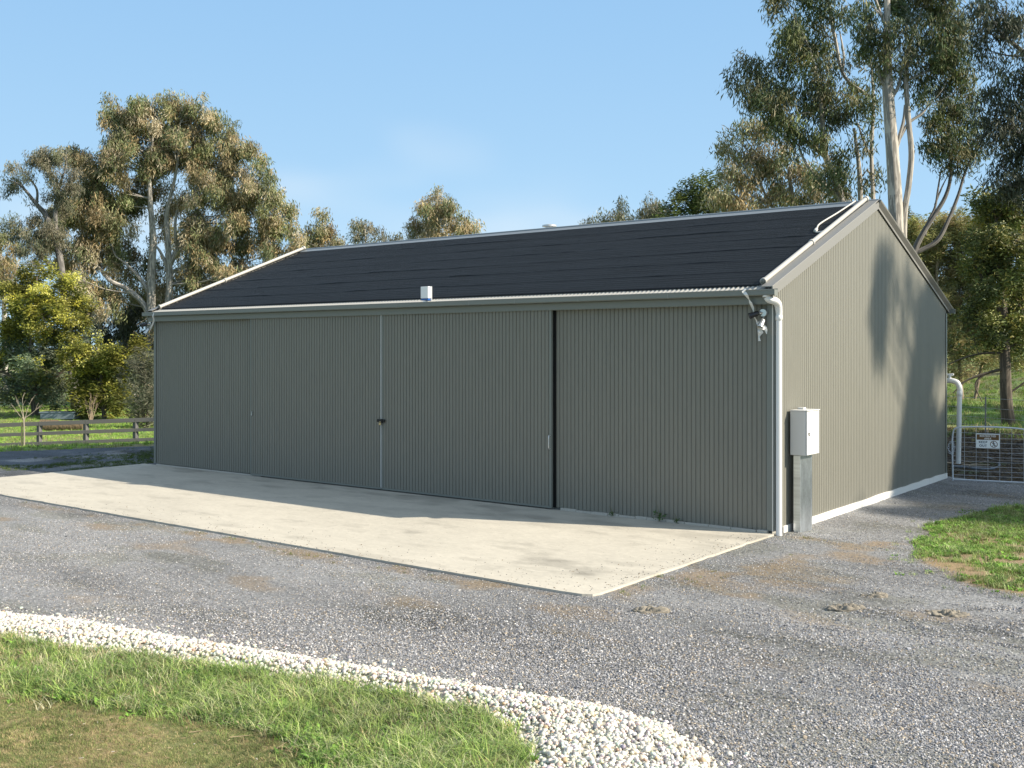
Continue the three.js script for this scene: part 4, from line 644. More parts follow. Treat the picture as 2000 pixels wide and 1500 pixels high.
tree('acacia_tree', 'round fresh green acacia crown above the ridge', 'tree', { seed: 126, t: 70, leaf: 'feather', mat: 'soft', pal: 'darkBush', dens: 13, bark: barkDark, trunks: [[[1365, 700, 0.2], [1362, 480, 0.12], [1358, 390, 0.05]]], blobs: [[1345, 370, 26, 13], [1375, 366, 26, 12], [1395, 378, 22, 14], [1335, 390, 28, 12], [1370, 390, 30, 14], [1325, 408, 30, 12], [1370, 412, 40, 16], [1410, 405, 26, 16], [1300, 415, 20, 10]] });
// right: tall gums behind the shed
tree('gum_tree', 'drooping bronze leaved gum filling the space behind the ridge end', 'tree', { seed: 131, t: 46, leaf: 'gumMid', pal: 'brownGum', dens: 24, subArea: 0.8, subR: 0.55, trunks: [[[1560, 700, 0.25], [1555, 500, 0.2], [1548, 400, 0.14], [1540, 330, 0.05]], [[1556, 470, 0.1], [1500, 390, 0.06], [1470, 320, 0.03]]],
  blobs: [[1440, 262, 26, 22], [1474, 250, 26, 26], [1430, 300, 24, 26], [1470, 300, 34, 32], [1510, 300, 34, 34], [1435, 345, 28, 28], [1480, 350, 34, 30], [1530, 350, 40, 32], [1425, 385, 24, 24], [1470, 392, 40, 24], [1530, 395, 44, 24], [1580, 385, 34, 26], [1570, 345, 30, 26], [1620, 390, 30, 20], [1440, 405, 34, 14]] });
tree('gum_tree', 'tall green gum with slender curved limbs rising over the ridge', 'tree', { seed: 132, t: 38, leaf: 'gumMid', pal: 'greenGum', dens: 32, subArea: 1.2, subR: 0.46,
  trunks: [[[1668, 700, 0.160], [1650, 430, 0.136], [1630, 345, 0.120], [1611, 300, 0.108], [1606, 230, 0.088], [1598, 160, 0.064], [1580, 90, 0.040]], [[1616, 310, 0.080], [1560, 262, 0.064], [1530, 225, 0.048], [1510, 190, 0.024]], [[1660, 700, 0.096], [1662, 420, 0.096], [1600, 350, 0.080], [1575, 320, 0.056], [1560, 290, 0.032]], [[1682, 700, 0.104], [1681, 420, 0.096], [1678, 330, 0.080], [1668, 250, 0.048]], [[1708, 700, 0.088], [1706, 400, 0.080], [1702, 300, 0.068], [1706, 200, 0.056], [1702, 130, 0.032]], [[1702, 310, 0.048], [1685, 270, 0.040], [1675, 240, 0.024]], [[1700, 190, 0.064], [1650, 150, 0.064], [1632, 80, 0.064], [1622, 30, 0.056], [1615, -30, 0.048]], [[1646, 140, 0.048], [1648, 110, 0.040], [1640, 60, 0.024]]],
  blobs: [[1530, 10, 24, 26], [1545, 45, 26, 26], [1590, 30, 28, 24], [1530, 85, 26, 26], [1570, 90, 30, 26], [1610, 75, 22, 22], [1470, 130, 28, 18], [1455, 160, 22, 18], [1490, 160, 26, 22], [1470, 190, 22, 14], [1545, 130, 26, 24], [1500, 205, 30, 18], [1540, 185, 34, 26], [1590, 140, 30, 26], [1580, 190, 30, 26], [1560, 230, 34, 20], [1620, 170, 28, 26], [1650, 195, 28, 22], [1630, 115, 22, 22, 0.7], [1625, 225, 30, 20], [1680, 215, 24, 24], [1670, 170, 22, 22, 0.7], [1640, 310, 24, 20], [1690, 340, 20, 24, 0.7], [1620, 350, 26, 20], [1650, 345, 24, 20], [1600, -10, 34, 24], [1650, 20, 20, 24, 0.6], [1690, 280, 18, 20, 0.6], [1545, 265, 24, 20], [1590, 270, 26, 22], [1700, 110, 18, 20, 0.6], [1505, 230, 24, 18]] });
tree('gum_tree', 'massive white trunked gum towering behind the gable', 'tree', { seed: 133, t: 34, leaf: 'gumNear', pal: 'greenGum', dens: 40, subArea: 1.0, subR: 0.42,
  trunks: [[[1752, 700, 0.266], [1750, 430, 0.229], [1745, 330, 0.204], [1738, 230, 0.185], [1734, 170, 0.174], [1733, 110, 0.133], [1733, 40, 0.104], [1732, -50, 0.074]], [[1770, 640, 0.104], [1766, 425, 0.096], [1775, 360, 0.092], [1780, 300, 0.089], [1774, 230, 0.081], [1770, 150, 0.074], [1776, 90, 0.052], [1800, 20, 0.037]], [[1748, 300, 0.074], [1756, 270, 0.067], [1765, 235, 0.052], [1768, 205, 0.044]], [[1757, 270, 0.056], [1775, 240, 0.052], [1800, 222, 0.041], [1815, 205, 0.022]], [[1738, 180, 0.074], [1722, 160, 0.059], [1716, 130, 0.037]], [[1742, 190, 0.067], [1756, 165, 0.052], [1762, 120, 0.037]], [[1776, 130, 0.044], [1795, 85, 0.037], [1815, 60, 0.022]], [[1733, 60, 0.059], [1718, 20, 0.044], [1700, -30, 0.030]]],
  blobs: [[1700, 25, 26, 26], [1690, 60, 24, 22], [1720, 75, 22, 22, 0.8], [1755, 70, 24, 22], [1765, 20, 26, 26], [1800, 15, 30, 26], [1845, 15, 28, 28], [1800, 60, 28, 24], [1850, 60, 30, 26], [1875, 40, 20, 26], [1735, 115, 24, 18], [1700, 105, 20, 20, 0.8], [1790, 105, 22, 18, 0.7], [1830, 100, 30, 24], [1870, 95, 26, 24], [1820, 140, 34, 22], [1860, 140, 30, 24], [1795, 150, 22, 20, 0.7], [1840, 175, 34, 20], [1880, 175, 20, 24], [1720, 140, 18, 16, 0.8], [1745, 140, 18, 16, 0.8], [1760, -10, 40, 20], [1840, -20, 40, 30], [1885, 80, 16, 22, 0.8], [1800, 190, 20, 14, 0.6], [1765, 115, 16, 16, 0.6]] });
tree('gum_tree', 'leaning grey gum with two long bare curved limbs beside the massive trunk', 'tree', { seed: 134, t: 36, leaf: 'gumNear', pal: 'greenGum', dens: 40, subArea: 1.0, subR: 0.42, bark: barkGrey,
  trunks: [[[1768, 700, 0.132], [1784, 500, 0.112], [1800, 460, 0.092], [1822, 425, 0.079], [1846, 385, 0.066], [1856, 350, 0.053], [1856, 300, 0.040], [1850, 250, 0.026]], [[1786, 495, 0.086], [1830, 470, 0.083], [1852, 430, 0.066], [1872, 380, 0.053], [1884, 340, 0.040], [1905, 290, 0.026], [1915, 270, 0.013]], [[1806, 460, 0.053], [1812, 435, 0.046], [1826, 405, 0.040], [1832, 370, 0.033], [1838, 330, 0.020]], [[1826, 400, 0.033], [1840, 365, 0.026], [1850, 345, 0.013]]],
  blobs: [[1840, 215, 26, 20], [1880, 215, 26, 22], [1835, 255, 26, 22], [1870, 255, 28, 24], [1905, 245, 22, 22], [1845, 290, 26, 20], [1875, 295, 26, 20], [1825, 300, 18, 14], [1905, 285, 20, 18], [1850, 325, 20, 12], [1895, 315, 20, 12], [1815, 235, 14, 12, 0.7]] });
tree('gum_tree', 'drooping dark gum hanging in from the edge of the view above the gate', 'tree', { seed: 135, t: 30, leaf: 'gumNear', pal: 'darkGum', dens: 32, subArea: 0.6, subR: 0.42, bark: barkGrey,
  trunks: [[[2110, 820, 0.32], [2100, 500, 0.28], [2090, 300, 0.24], [2075, 120, 0.18], [2040, 0, 0.1]], [[2092, 380, 0.12], [2040, 300, 0.09], [1990, 260, 0.05], [1965, 250, 0.03]], [[2080, 180, 0.12], [2020, 120, 0.08], [1960, 70, 0.04]], [[2098, 440, 0.1], [2040, 400, 0.07], [1990, 350, 0.04], [1960, 330, 0.02]]],
  blobs: [[1920, 20, 24, 26], [1960, 20, 28, 28], [1915, 65, 20, 24], [1950, 65, 28, 26], [1990, 60, 26, 40], [1935, 105, 20, 16], [1990, 130, 22, 30], [1960, 165, 26, 26], [1930, 190, 18, 16], [1985, 200, 28, 34], [1945, 225, 28, 22], [1925, 245, 20, 14], [1970, 255, 30, 26], [2000, 270, 24, 40], [1945, 275, 22, 18], [1985, 310, 30, 22], [1955, 325, 20, 14], [1995, 355, 26, 26], [2040, 150, 50, 70], [2050, 300, 50, 60], [2020, 400, 40, 40], [1950, 360, 26, 16], [1975, 345, 28, 18]] });
tree('blackwood_tree', 'dense dark green blackwood with a straight dark trunk behind the wire fence', 'tree', { seed: 136, t: 38, leaf: 'bush', pal: 'blackwood', dens: 46, subArea: 0.8, subR: 0.5, size: 0.9, bark: barkDark,
  trunks: [[[1972, 828, 0.26], [1966, 790, 0.21], [1963, 700, 0.18], [1960, 620, 0.16], [1952, 520, 0.12], [1945, 430, 0.06]], [[1962, 650, 0.09], [1990, 600, 0.07], [2010, 560, 0.04]], [[1960, 620, 0.09], [1925, 560, 0.06], [1900, 500, 0.04]], [[1964, 720, 0.06], [1930, 728, 0.05], [1885, 745, 0.035], [1862, 768, 0.02]], [[1964, 690, 0.05], [1920, 690, 0.04], [1880, 700, 0.03], [1852, 712, 0.015]], [[1926, 728, 0.04], [1905, 750, 0.03], [1918, 785, 0.015]], [[1966, 770, 0.05], [1990, 755, 0.035], [2015, 735, 0.02]]],
  blobs: [[1935, 390, 30, 22], [1975, 400, 30, 26], [1950, 430, 34, 26], [1995, 440, 26, 34], [1930, 470, 34, 26], [1975, 480, 34, 30], [1920, 515, 34, 26], [1965, 530, 38, 30], [2000, 520, 26, 40], [1935, 565, 34, 26], [1980, 580, 34, 30], [1925, 610, 34, 24], [1970, 630, 34, 24], [2005, 620, 26, 40], [1935, 655, 34, 18, 0.8], [1985, 675, 34, 18, 0.8], [1905, 665, 26, 14, 0.6]] });
tree('olive_thicket_tree', 'olive brown tea tree thicket with thin pale stems beyond the rear gable corner', 'tree', { seed: 137, t: 60, leaf: 'needle', pal: 'olive', dens: 22, size: 0.95, mat: 'soft', bark: barkTan, subArea: 1.2, subR: 0.65,
  trunks: [[[1840, 800, 0.12], [1836, 650, 0.1], [1830, 560, 0.09], [1830, 490, 0.06], [1832, 440, 0.03]], [[1831, 520, 0.05], [1838, 500, 0.04], [1845, 488, 0.02]], [[1880, 800, 0.12], [1872, 680, 0.09], [1868, 580, 0.05]], [[1900, 800, 0.1], [1920, 700, 0.07], [1935, 620, 0.04]], [[1800, 800, 0.1], [1805, 620, 0.07], [1800, 500, 0.04]]],
  blobs: [[1790, 500, 34, 26], [1820, 470, 34, 30], [1860, 450, 34, 30], [1900, 440, 34, 34], [1800, 545, 34, 30], [1840, 530, 34, 34, 0.7], [1850, 580, 34, 34], [1890, 560, 40, 40], [1855, 630, 34, 34], [1895, 640, 40, 34], [1940, 620, 40, 40], [1870, 680, 40, 26], [1920, 690, 40, 26, 0.8], [1975, 690, 44, 30, 0.8], [1860, 720, 30, 16, 0.6], [1960, 560, 50, 50], [2000, 640, 50, 50], [1780, 460, 30, 30], [1760, 440, 30, 24], [1825, 510, 30, 30], [1865, 500, 30, 34], [1835, 600, 30, 34], [1885, 600, 34, 34], [1845, 660, 34, 28], [1900, 500, 40, 34], [1940, 470, 40, 40], [1990, 480, 40, 40]] });
tree('thicket', 'low olive scrub closing the paddock beyond the wire fence', 'scrub', { seed: 138, t: 92, leaf: 'bush', pal: 'olive', dens: 8, size: 1.8, branches: false, base: [1950, 720],
  blobs: [[1850, 715, 50, 30], [1920, 712, 50, 30], [1990, 715, 50, 30], [2050, 715, 60, 40], [1860, 660, 60, 50], [1960, 650, 70, 60], [2050, 640, 60, 60], [1790, 640, 60, 70], [1800, 540, 50, 50], [1890, 560, 60, 60], [1980, 550, 60, 60], [1840, 460, 50, 40], [1930, 480, 50, 50]] });

// tall gums outside the view, up sun of the gable: their crowns shade its rear half and the ground before it
{
  // the crowns hang where sunlight on its way to the shaded parts of wall and ground passes
  const lift = (x, y, z, s) => V(x, y, z).addScaledVector(SUN, s);
  const shade = (label, seed, targets, s, basePos, tip = targets[0]) => {
    const r = rng(seed), base = V(...basePos); base.y = landH(base.x, base.z);
    const t = thing('gum_tree', label, 'tree', base); const sprays = [], woods = [];
    const top = lift(...tip.slice(0, 3), s).sub(base);
    woods.push(tube([V(0, -0.3, 0), V(top.x * 0.1, top.y * 0.4, top.z * 0.1), V(top.x * 0.5, top.y * 0.8, top.z * 0.5), top], [0.42, 0.3, 0.18, 0.05], 10, 6));
    const c = new THREE.CatmullRomCurve3([V(0, -0.3, 0), V(top.x * 0.1, top.y * 0.4, top.z * 0.1), V(top.x * 0.5, top.y * 0.8, top.z * 0.5), top]);
    for (const [x, y, z, rx, ry, n = 1] of targets) {
      const p = lift(x, y, z, s + r.s(2)).sub(base), q = c.getPoint(clamp(p.y / top.y * 0.8, 0.3, 0.95));
      woods.push(tube([q, q.clone().lerp(p, 0.5).add(V(0, -0.3, 0)), p], [0.09, 0.06, 0.02], 6, 4));
      const cnt = Math.round(Math.PI * rx * ry * 150 * n);
      for (let i = 0; i < cnt; i++) { const a = V(r.s(1), r.s(1), r.s(1)); while (a.lengthSq() > 1) a.set(r.s(1), r.s(1), r.s(1)); const pc = PAL.greenGum[Math.floor(r() * 5)], k = r.r(0.8, 1.2); sprays.push([mtx(p.clone().add(V(a.x * rx, a.y * ry, a.z * rx)), r.s(0.5), r() * 6.28, r.s(0.5), r.r(0.8, 1.3)), lin(pc[0] * k, pc[1] * k, pc[2] * k)]); }
    }
    mesh('trunk', merge(woods), barkPale, t); instances('crown', SPRAY.gumMid, leafMats.gum, sprays, t).userData.kind = 'stuff';
  };
  shade('tall gum standing on the rise across from the rear corner of the gable', 201, [[0, 4.1, -4.7, 0.16, 0.5, 0.8], [0, 3.5, -4.6, 0.26, 0.5, 0.8], [0, 2.9, -4.55, 0.15, 0.4, 0.7], [0, 4.4, -5.1, 0.2, 0.3, 0.3], [0, 3.9, -5.5, 0.4, 0.5, 0.1], [0, 3.3, -5.8, 0.35, 0.4, 0.08], [0, 4.0, -6.3, 0.2, 0.5, 0.25], [0, 3.6, -6.9, 0.3, 0.4, 0.2]], 34, [30, 0, -22], [0, 2.6, -7.6]);
  shade('broad tall gum standing on the rise behind the first one', 202, [[0, 3.3, -7.6, 0.7, 0.6], [0, 2.5, -7.3, 0.6, 0.7], [0, 1.6, -6.9, 0.6, 0.8], [0, 0.7, -6.6, 0.9, 0.8], [0, 3.1, -8.6, 0.5, 0.5, 0.6], [0, 1.0, -8.0, 0.4, 0.5, 0.3], [0, 0.2, -6.0, 0.6, 0.5], [0, 0.4, -7.9, 0.9, 0.6], [0.9, 0, -5.6, 0.7, 0.35], [1.6, 0, -4.0, 0.9, 0.35], [2.8, 0, -4.6, 0.9, 0.5], [0.7, 0, -3.7, 0.4, 0.2, 0.7], [2.4, 0, -6.2, 0.9, 0.5, 0.8], [3.9, 0, -5.3, 0.9, 0.5], [1.2, 0, -7.6, 0.9, 0.6], [1.0, 0.8, -8.8, 0.9, 0.7]], 36, [32, 0, -19]);
  shade('wide gum standing up the slope over the grass behind the gate', 204, [[-3, 0, -32, 2.6, 1.4, 0.45], [-6, 0, -38, 3, 1.6, 0.45], [-5, 0, -28, 2.2, 1.2, 0.3], [-1, 0, -27, 2, 1.2, 0.3], [-9, 0, -35, 2.4, 1.2, 0.3]], 40, [24, 0, -44]);
  shade('dark gum shading the gate and the fence from up the slope', 203, [[0.6, 1.2, -9.6, 1.0, 0.9], [2.0, 0.6, -9.5, 1.0, 0.8], [0.2, 0.4, -11, 1.2, 0.8], [-0.6, 0, -13, 1.6, 1.0, 0.8], [-1.2, 0, -15.5, 1.6, 1.0, 0.8], [1.0, 0, -12, 1.2, 0.9, 0.8], [-2.2, 0, -18, 1.8, 1.0, 0.7], [-3.4, 0, -21, 1.6, 0.9, 0.7]], 30, [25, 0, -22]);
}

// ------------------------------------------------------------------ ground cover
function stone(seed, flat = 0.75) { const r = rng(seed), g = new THREE.IcosahedronGeometry(0.5, 0), m = {}, p = g.attributes.position; for (let i = 0; i < p.count; i++) { const key = [p.getX(i), p.getY(i), p.getZ(i)].map((x) => x.toFixed(3)).join(); const k = m[key] ??= [r.r(0.75, 1.2), r.s(0.1)]; p.setXYZ(i, p.getX(i) * k[0] + k[1], p.getY(i) * k[0] * flat, p.getZ(i) * k[0] - k[1]); } g.deleteAttribute('uv'); g.computeVertexNormals(); return g; }
function roundStone(seed) { const r = rng(seed), g0 = new THREE.IcosahedronGeometry(0.5, 1); g0.deleteAttribute('uv'); g0.deleteAttribute('normal'); const g = mergeVertices(g0), p = g.attributes.position, sx = r.r(0.8, 1.2), sz = r.r(0.7, 1.0); for (let i = 0; i < p.count; i++) { const k = 0.82 + 0.36 * hash2(i, seed, 3); p.setXYZ(i, p.getX(i) * k * sx, p.getY(i) * k * 0.75, p.getZ(i) * k * sz); } g.computeVertexNormals(); return g; }
const white01 = [[0.614, 0.581, 0.512], [0.539, 0.502, 0.428], [0.688, 0.660, 0.595], [0.484, 0.423, 0.335], [0.632, 0.595, 0.521], [0.335, 0.330, 0.316], [0.428, 0.316, 0.195], [0.186, 0.195, 0.205]];
{
  // white pebble border: the nearest pebbles are single stones, the rest one mass
  const r = rng(301), all = [];
  let guard = 0;
  while (all.length < 19000 && guard++ < 4e5) { const x = r.r(-7, 4), z = r.r(7.6, 10.8); const inside = inPoly(x, z, WHITE), d = polyDist(x, z, WHITE); if (!inside && !(d < 0.5 && r() < 0.16 * Math.pow(1 - d / 0.5, 3.5))) continue; const edge = inside ? sstep(0, 0.25, d) : 0, s = (0.014 + 0.034 * Math.pow(r(), 1.3)) * (r() < 0.05 ? 1.45 : 1); const h = landH(x, z) + 0.02 + 0.045 * edge + r() * 0.02 * edge + (inside ? 0.004 : 0.0); const dd = Math.hypot(x - CAM.x, z - CAM.z); all.push({ x, z, h, s, dd, view: true }); }
  // order by how large they show
  const proj = (o) => { const p = V(o.x, o.h, o.z).sub(CAM), f = p.dot(FWD), u = 1000 + FPX * p.dot(RIGHT) / f, v = HZ - FPX * p.y / f; return f > 0 && u > 0 && u < 2000 && v < 1500 ? o.s / f : 0; };
  all.forEach((o) => { o.k = proj(o); }); all.sort((a, b) => b.k - a.k);
  const bed = new THREE.Group(); bed.name = 'pebble_border'; bed.userData.kind = 'structure'; scene.add(bed);
  const geos = [1, 2, 3, 4].map((k) => roundStone(k * 7)), mats = white01.map((c) => std(lin(...c), 0.7)), pick = () => { const q = r(); return q < 0.26 ? 0 : q < 0.44 ? 1 : q < 0.66 ? 2 : q < 0.74 ? 3 : q < 0.92 ? 4 : q < 0.955 ? 5 : q < 0.985 ? 6 : 7; };
  all.slice(0, 300).forEach((o, i) => { const m = mesh('pebble', geos[i % 4], mats[pick()], bed); m.position.set(o.x, o.h, o.z); m.rotation.set(r.s(0.5), r() * 6.28, r.s(0.5)); m.scale.setScalar(o.s); });
  const lists = [[], [], [], []]; all.slice(300).forEach((o, i) => { const c = white01[pick()]; lists[i % 4].push([mtx(V(o.x, o.h, o.z), r.s(0.6), r() * 6.28, r.s(0.6), o.s), lin(...c.map((x) => x * r.r(0.85, 1.08)))]); });
  lists.forEach((l, i) => { instances('pebbles', geos[i], std(0xffffff, 0.7), l, bed).userData.kind = 'stuff'; });
}
{
  // driveway gravel: loose stones, thick near the camera and thinner away
  const r = rng(302), cols = [[0.192, 0.194, 0.212], [0.142, 0.148, 0.162], [0.242, 0.241, 0.253], [0.300, 0.292, 0.289], [0.100, 0.103, 0.118], [0.283, 0.237, 0.180], [0.384, 0.372, 0.362], [0.200, 0.194, 0.189]];
  const lists = [[], [], []]; let n = 0, guard = 0; const N = 290000;
  while (n < N && guard++ < 3e6) {
    // sample in view: depth with density falling away
    const t = 5.6 + 17 * Math.pow(r(), 1.9), u = r.r(-1.15, 1.15) * 0.4844, p = CAM.clone().addScaledVector(FWD, t).addScaledVector(RIGHT, u * t);
    const x = p.x, z = p.z; if (x < -20 || z < -9) continue;
    if (x > -15.72 && x < 0.06 && z > -9 && z < 4.95) { if (inPoly(x, z, apron) || z < 0.05) continue; if (polyDist(x, z, apron) < 0.03) continue; }
    if (inPoly(x, z, GRASS_R) && polyDist(x, z, GRASS_R) > 0.35 * r()) continue;
    if (!inPoly(x, z, YARD)) continue;
    const dirt = dirtAt(x, z); if (r() < dirt * 0.92) continue;
    const patch = fbm(x * 0.7, z * 1.5, 88, 3); if (r() > 0.35 + 1.3 * sstep(0.3, 0.65, patch)) continue;
    if (t > 10 && r() < 0.3) continue;
    const s = (0.008 + 0.016 * Math.pow(r(), 2.4)) * (t > 11 ? 0.8 : 1) * (r() < 0.003 ? 2.2 : 1), c = cols[Math.floor(r() * cols.length)], k = 0.72 + 1.1 * Math.pow(r(), 1.4);
    lists[n % 3].push([mtx(V(x, yardH(x, z) + s * 0.12, z), r.s(0.6), r() * 6.28, r.s(0.6), s, s * 0.8, s), lin(c[0] * k, c[1] * k, c[2] * k)]); n++;
  }
  const gm = std(0xffffff, 0.85);
  lists.forEach((l, i) => { const m = instances('gravel', stone(40 + i), gm, l, scene); m.userData.kind = 'stuff'; m.userData.label = ['loose grey driveway gravel before the shed', 'blue grey chips among the driveway gravel', 'pale chips among the driveway gravel'][i]; });
}
{
  // clods of dry mud left on the gravel
  const r = rng(303), mud = std(lin(0.235, 0.21, 0.17), 0.95, 0, { bumpMap: groundBump, bumpScale: 0.012 }), list = [[0.85, 5.0, 0.2, 'low clump of dry mud lying on the gravel near the corner of the concrete'], [2.42, 3.75, 0.2, 'broken clump of dry mud on the open gravel, second from the grass'], [2.45, 2.95, 0.15, 'pale heaped clump of dry mud on the gravel nearest the grass'], [3.3, 3.3, 0.22, 'crumbled clump of dry mud on the gravel by the grass end of the yard']];
  for (const [x, z, w, label] of list) {
    const g0 = new THREE.SphereGeometry(1, 48, 24, 0, Math.PI * 2, 0, Math.PI * 0.56), p = g0.attributes.position, k0 = r() * 50;
    for (let i = 0; i < p.count; i++) { const a = p.getX(i), b = p.getY(i), c = p.getZ(i), n = fbm(a * 4 + k0, c * 4 + k0, 9, 5), q = hash2(Math.floor(a * 9 + 99), Math.floor(c * 9 + 99), 5); p.setXYZ(i, a * w * (0.7 + 0.6 * n), Math.max(-0.01, b * 0.035 * (0.1 + 1.5 * sstep(0.35, 0.75, n)) + 0.010 * (q - 0.5)), c * w * 0.5 * (0.7 + 0.6 * n)); }
    g0.computeVertexNormals(); const m = tag(mesh('mud_clump', g0, mud, scene), label, 'mud clump'); m.position.set(x, yardH(x, z), z); m.rotation.y = 0.65; }
}
function tuft(seed, n, h, w, lean, spread, broad = 0) {
  const r = rng(seed), pos = [], idx = [];
  for (let i = 0; i < n; i++) {
    const a = r() * 6.28, d = Math.sqrt(r()) * spread, x = Math.cos(a) * d, z = Math.sin(a) * d, b = r() * 6.28, H = h * r.r(0.5, 1.15), l = lean * r.r(0.3, 1.3) * H, wd = w * r.r(0.7, 1.2), nx = -Math.sin(b), nz = Math.cos(b), o = pos.length / 3;
    const K = 4; for (let k = 0; k <= K; k++) { const t = k / K, y = H * (t - 0.32 * lean * t * t), f = l * t * t, ww = wd * (broad ? Math.sin(Math.PI * clamp(t * 0.9 + 0.08)) : 1 - t * 0.92); pos.push(x + Math.cos(b) * f + nx * ww, y, z + Math.sin(b) * f + nz * ww, x + Math.cos(b) * f - nx * ww, y, z + Math.sin(b) * f - nz * ww); if (k) { const q = o + 2 * k; idx.push(q - 2, q - 1, q, q - 1, q + 1, q); } }
  }
  const g = new THREE.BufferGeometry(); g.setAttribute('position', new THREE.Float32BufferAttribute(pos, 3)); g.setIndex(idx); g.computeVertexNormals(); return g;
}
const grassMat = new THREE.MeshPhysicalMaterial({ color: 0xffffff, roughness: 0.75, side: THREE.DoubleSide, transmission: 0.16, thickness: 0, specularIntensity: 0.8 });
const grassMat2 = new THREE.MeshPhysicalMaterial({ color: 0xffffff, roughness: 0.95, side: THREE.DoubleSide, transmission: 0.25, thickness: 0, specularIntensity: 0.4 });
grassMat.roughness = 0.7;
const TUFT = { long: tuft(1, 14, 0.19, 0.004, 1.15, 0.06), mid: tuft(2, 14, 0.11, 0.0036, 1.0, 0.06), short: tuft(3, 18, 0.05, 0.0024, 0.6, 0.05), clover: tuft(4, 14, 0.06, 0.011, 1.1, 0.06, 1), far: tuft(5, 12, 0.16, 0.012, 0.8, 0.16), fuzz: tuft(6, 20, 0.022, 0.0016, 0.9, 0.045) };
function scatter(name, label, parts, bounds, count, seed, test, hOf, stuffName) {
  const r = rng(seed), lists = parts.map(() => []); let n = 0, guard = 0;
  while (n < count && guard++ < count * 60) {
    const x = r.r(bounds[0], bounds[1]), z = r.r(bounds[2], bounds[3]), k = test(x, z, r); if (k <= 0 || r() > k) continue;
    const w = parts.map((p) => p.w(x, z)), tot = w.reduce((a, b) => a + b, 0); let q = r() * tot, i = 0; while (i < w.length - 1 && q > w[i]) { q -= w[i]; i++; }
    const p = parts[i], c = p.cols[Math.floor(r() * p.cols.length)], kk = r.r(0.6, 1.35) * (0.8 + 0.4 * fbm(x * 1.2, z * 1.2, 61, 3)), s = p.s * r.r(0.6, 1.3) * (0.65 + 0.7 * fbm(x * 1.7 + 3, z * 1.7, 67, 3));
    lists[i].push([mtx(V(x, hOf(x, z), z), r.s(0.2), r() * 6.28, r.s(0.2), s, s * r.r(0.8, 1.2), s), lin(c[0] * kk, c[1] * kk, c[2] * kk)]); n++;
  }
  lists.forEach((l, i) => { if (!l.length) return; const m = instances(name, parts[i].geo, parts[i].mat || grassMat, l, scene); m.userData.kind = 'stuff'; m.userData.label = parts[i].label || label; });
}
const G = { fresh: [[0.25, 0.36, 0.08], [0.34, 0.43, 0.115], [0.17, 0.27, 0.055], [0.48, 0.50, 0.25], [0.10, 0.18, 0.035]], clover: [[0.195, 0.366, 0.055], [0.244, 0.439, 0.073], [0.146, 0.281, 0.043]], dry: [[0.586, 0.488, 0.293], [0.488, 0.378, 0.207], [0.620, 0.598, 0.390]], mat: [[0.224, 0.271, 0.088], [0.295, 0.307, 0.118], [0.472, 0.366, 0.201], [0.189, 0.248, 0.077], [0.354, 0.307, 0.147]] };
const lowGreen = (x, z) => sstep(0.45, 0.6, fbm(x * 0.9 + 3, z * 0.9, 96, 3));
scatter('grass', 'grass of the near verge', [
  { geo: TUFT.long, cols: G.fresh, s: 0.78, w: (x, z) => 0.45 + 0.6 * sstep(-2, 0.5, x), label: 'long lit grass on the verge by the white pebbles' },
  { geo: TUFT.mid, cols: [...G.fresh, [0.2, 0.17, 0.07]], s: 1, w: () => 0.8, label: 'shorter grass between the long tufts of the verge' },
  { geo: TUFT.clover, cols: G.clover, s: 1.0, w: (x, z) => 0.1 + 0.9 * lowGreen(x, z), mat: grassMat2, label: 'broad leaved weeds among the verge grass' },
  { geo: TUFT.mid, cols: G.dry, s: 1.0, w: (x, z) => 0.2 + 0.3 * sstep(-1.5, -3, x), mat: grassMat2, label: 'dry straw coloured blades in the verge' },
], [-8, 3.4, 8.2, 12], 8800, 401, (x, z, r) => { const d = polyDist(x, z, VERGE), i = inPoly(x, z, VERGE); if (i) return 0.55 + 0.45 * fbm(x * 2, z * 2, 66, 3); if (inPoly(x, z, LAWN)) return d < 0.35 ? 0.3 * Math.pow(1 - d / 0.35, 3) : 0; return d < 0.07 ? 0.35 * (1 - d / 0.07) : 0; }, (x, z) => landH(x, z) + 0.025);
scatter('grass', 'short dry turf', [
  { geo: TUFT.fuzz, cols: G.mat, s: 1, w: () => 1, mat: grassMat2, label: 'short brownish turf of the lawn in front' },
  { geo: TUFT.short, cols: [[0.09, 0.14, 0.035], [0.12, 0.15, 0.05]], s: 0.6, w: (x, z) => 0.25 * sstep(0.45, 0.65, fbm(x * 1.1, z * 1.1, 34, 3)), mat: grassMat2, label: 'greener sprigs in the lawn in front' },
], [-6, 2, 9.4, 12.2], 26000, 402, (x, z, r) => inPoly(x, z, LAWN) ? 1 : 0, (x, z) => landH(x, z) + 0.033);
const bareR = (x, z) => sstep(0.42, 0.52, fbm(x * 1.1 + 2, z * 1.9, 46, 5)) * sstep(-2.8, -0.9, z);
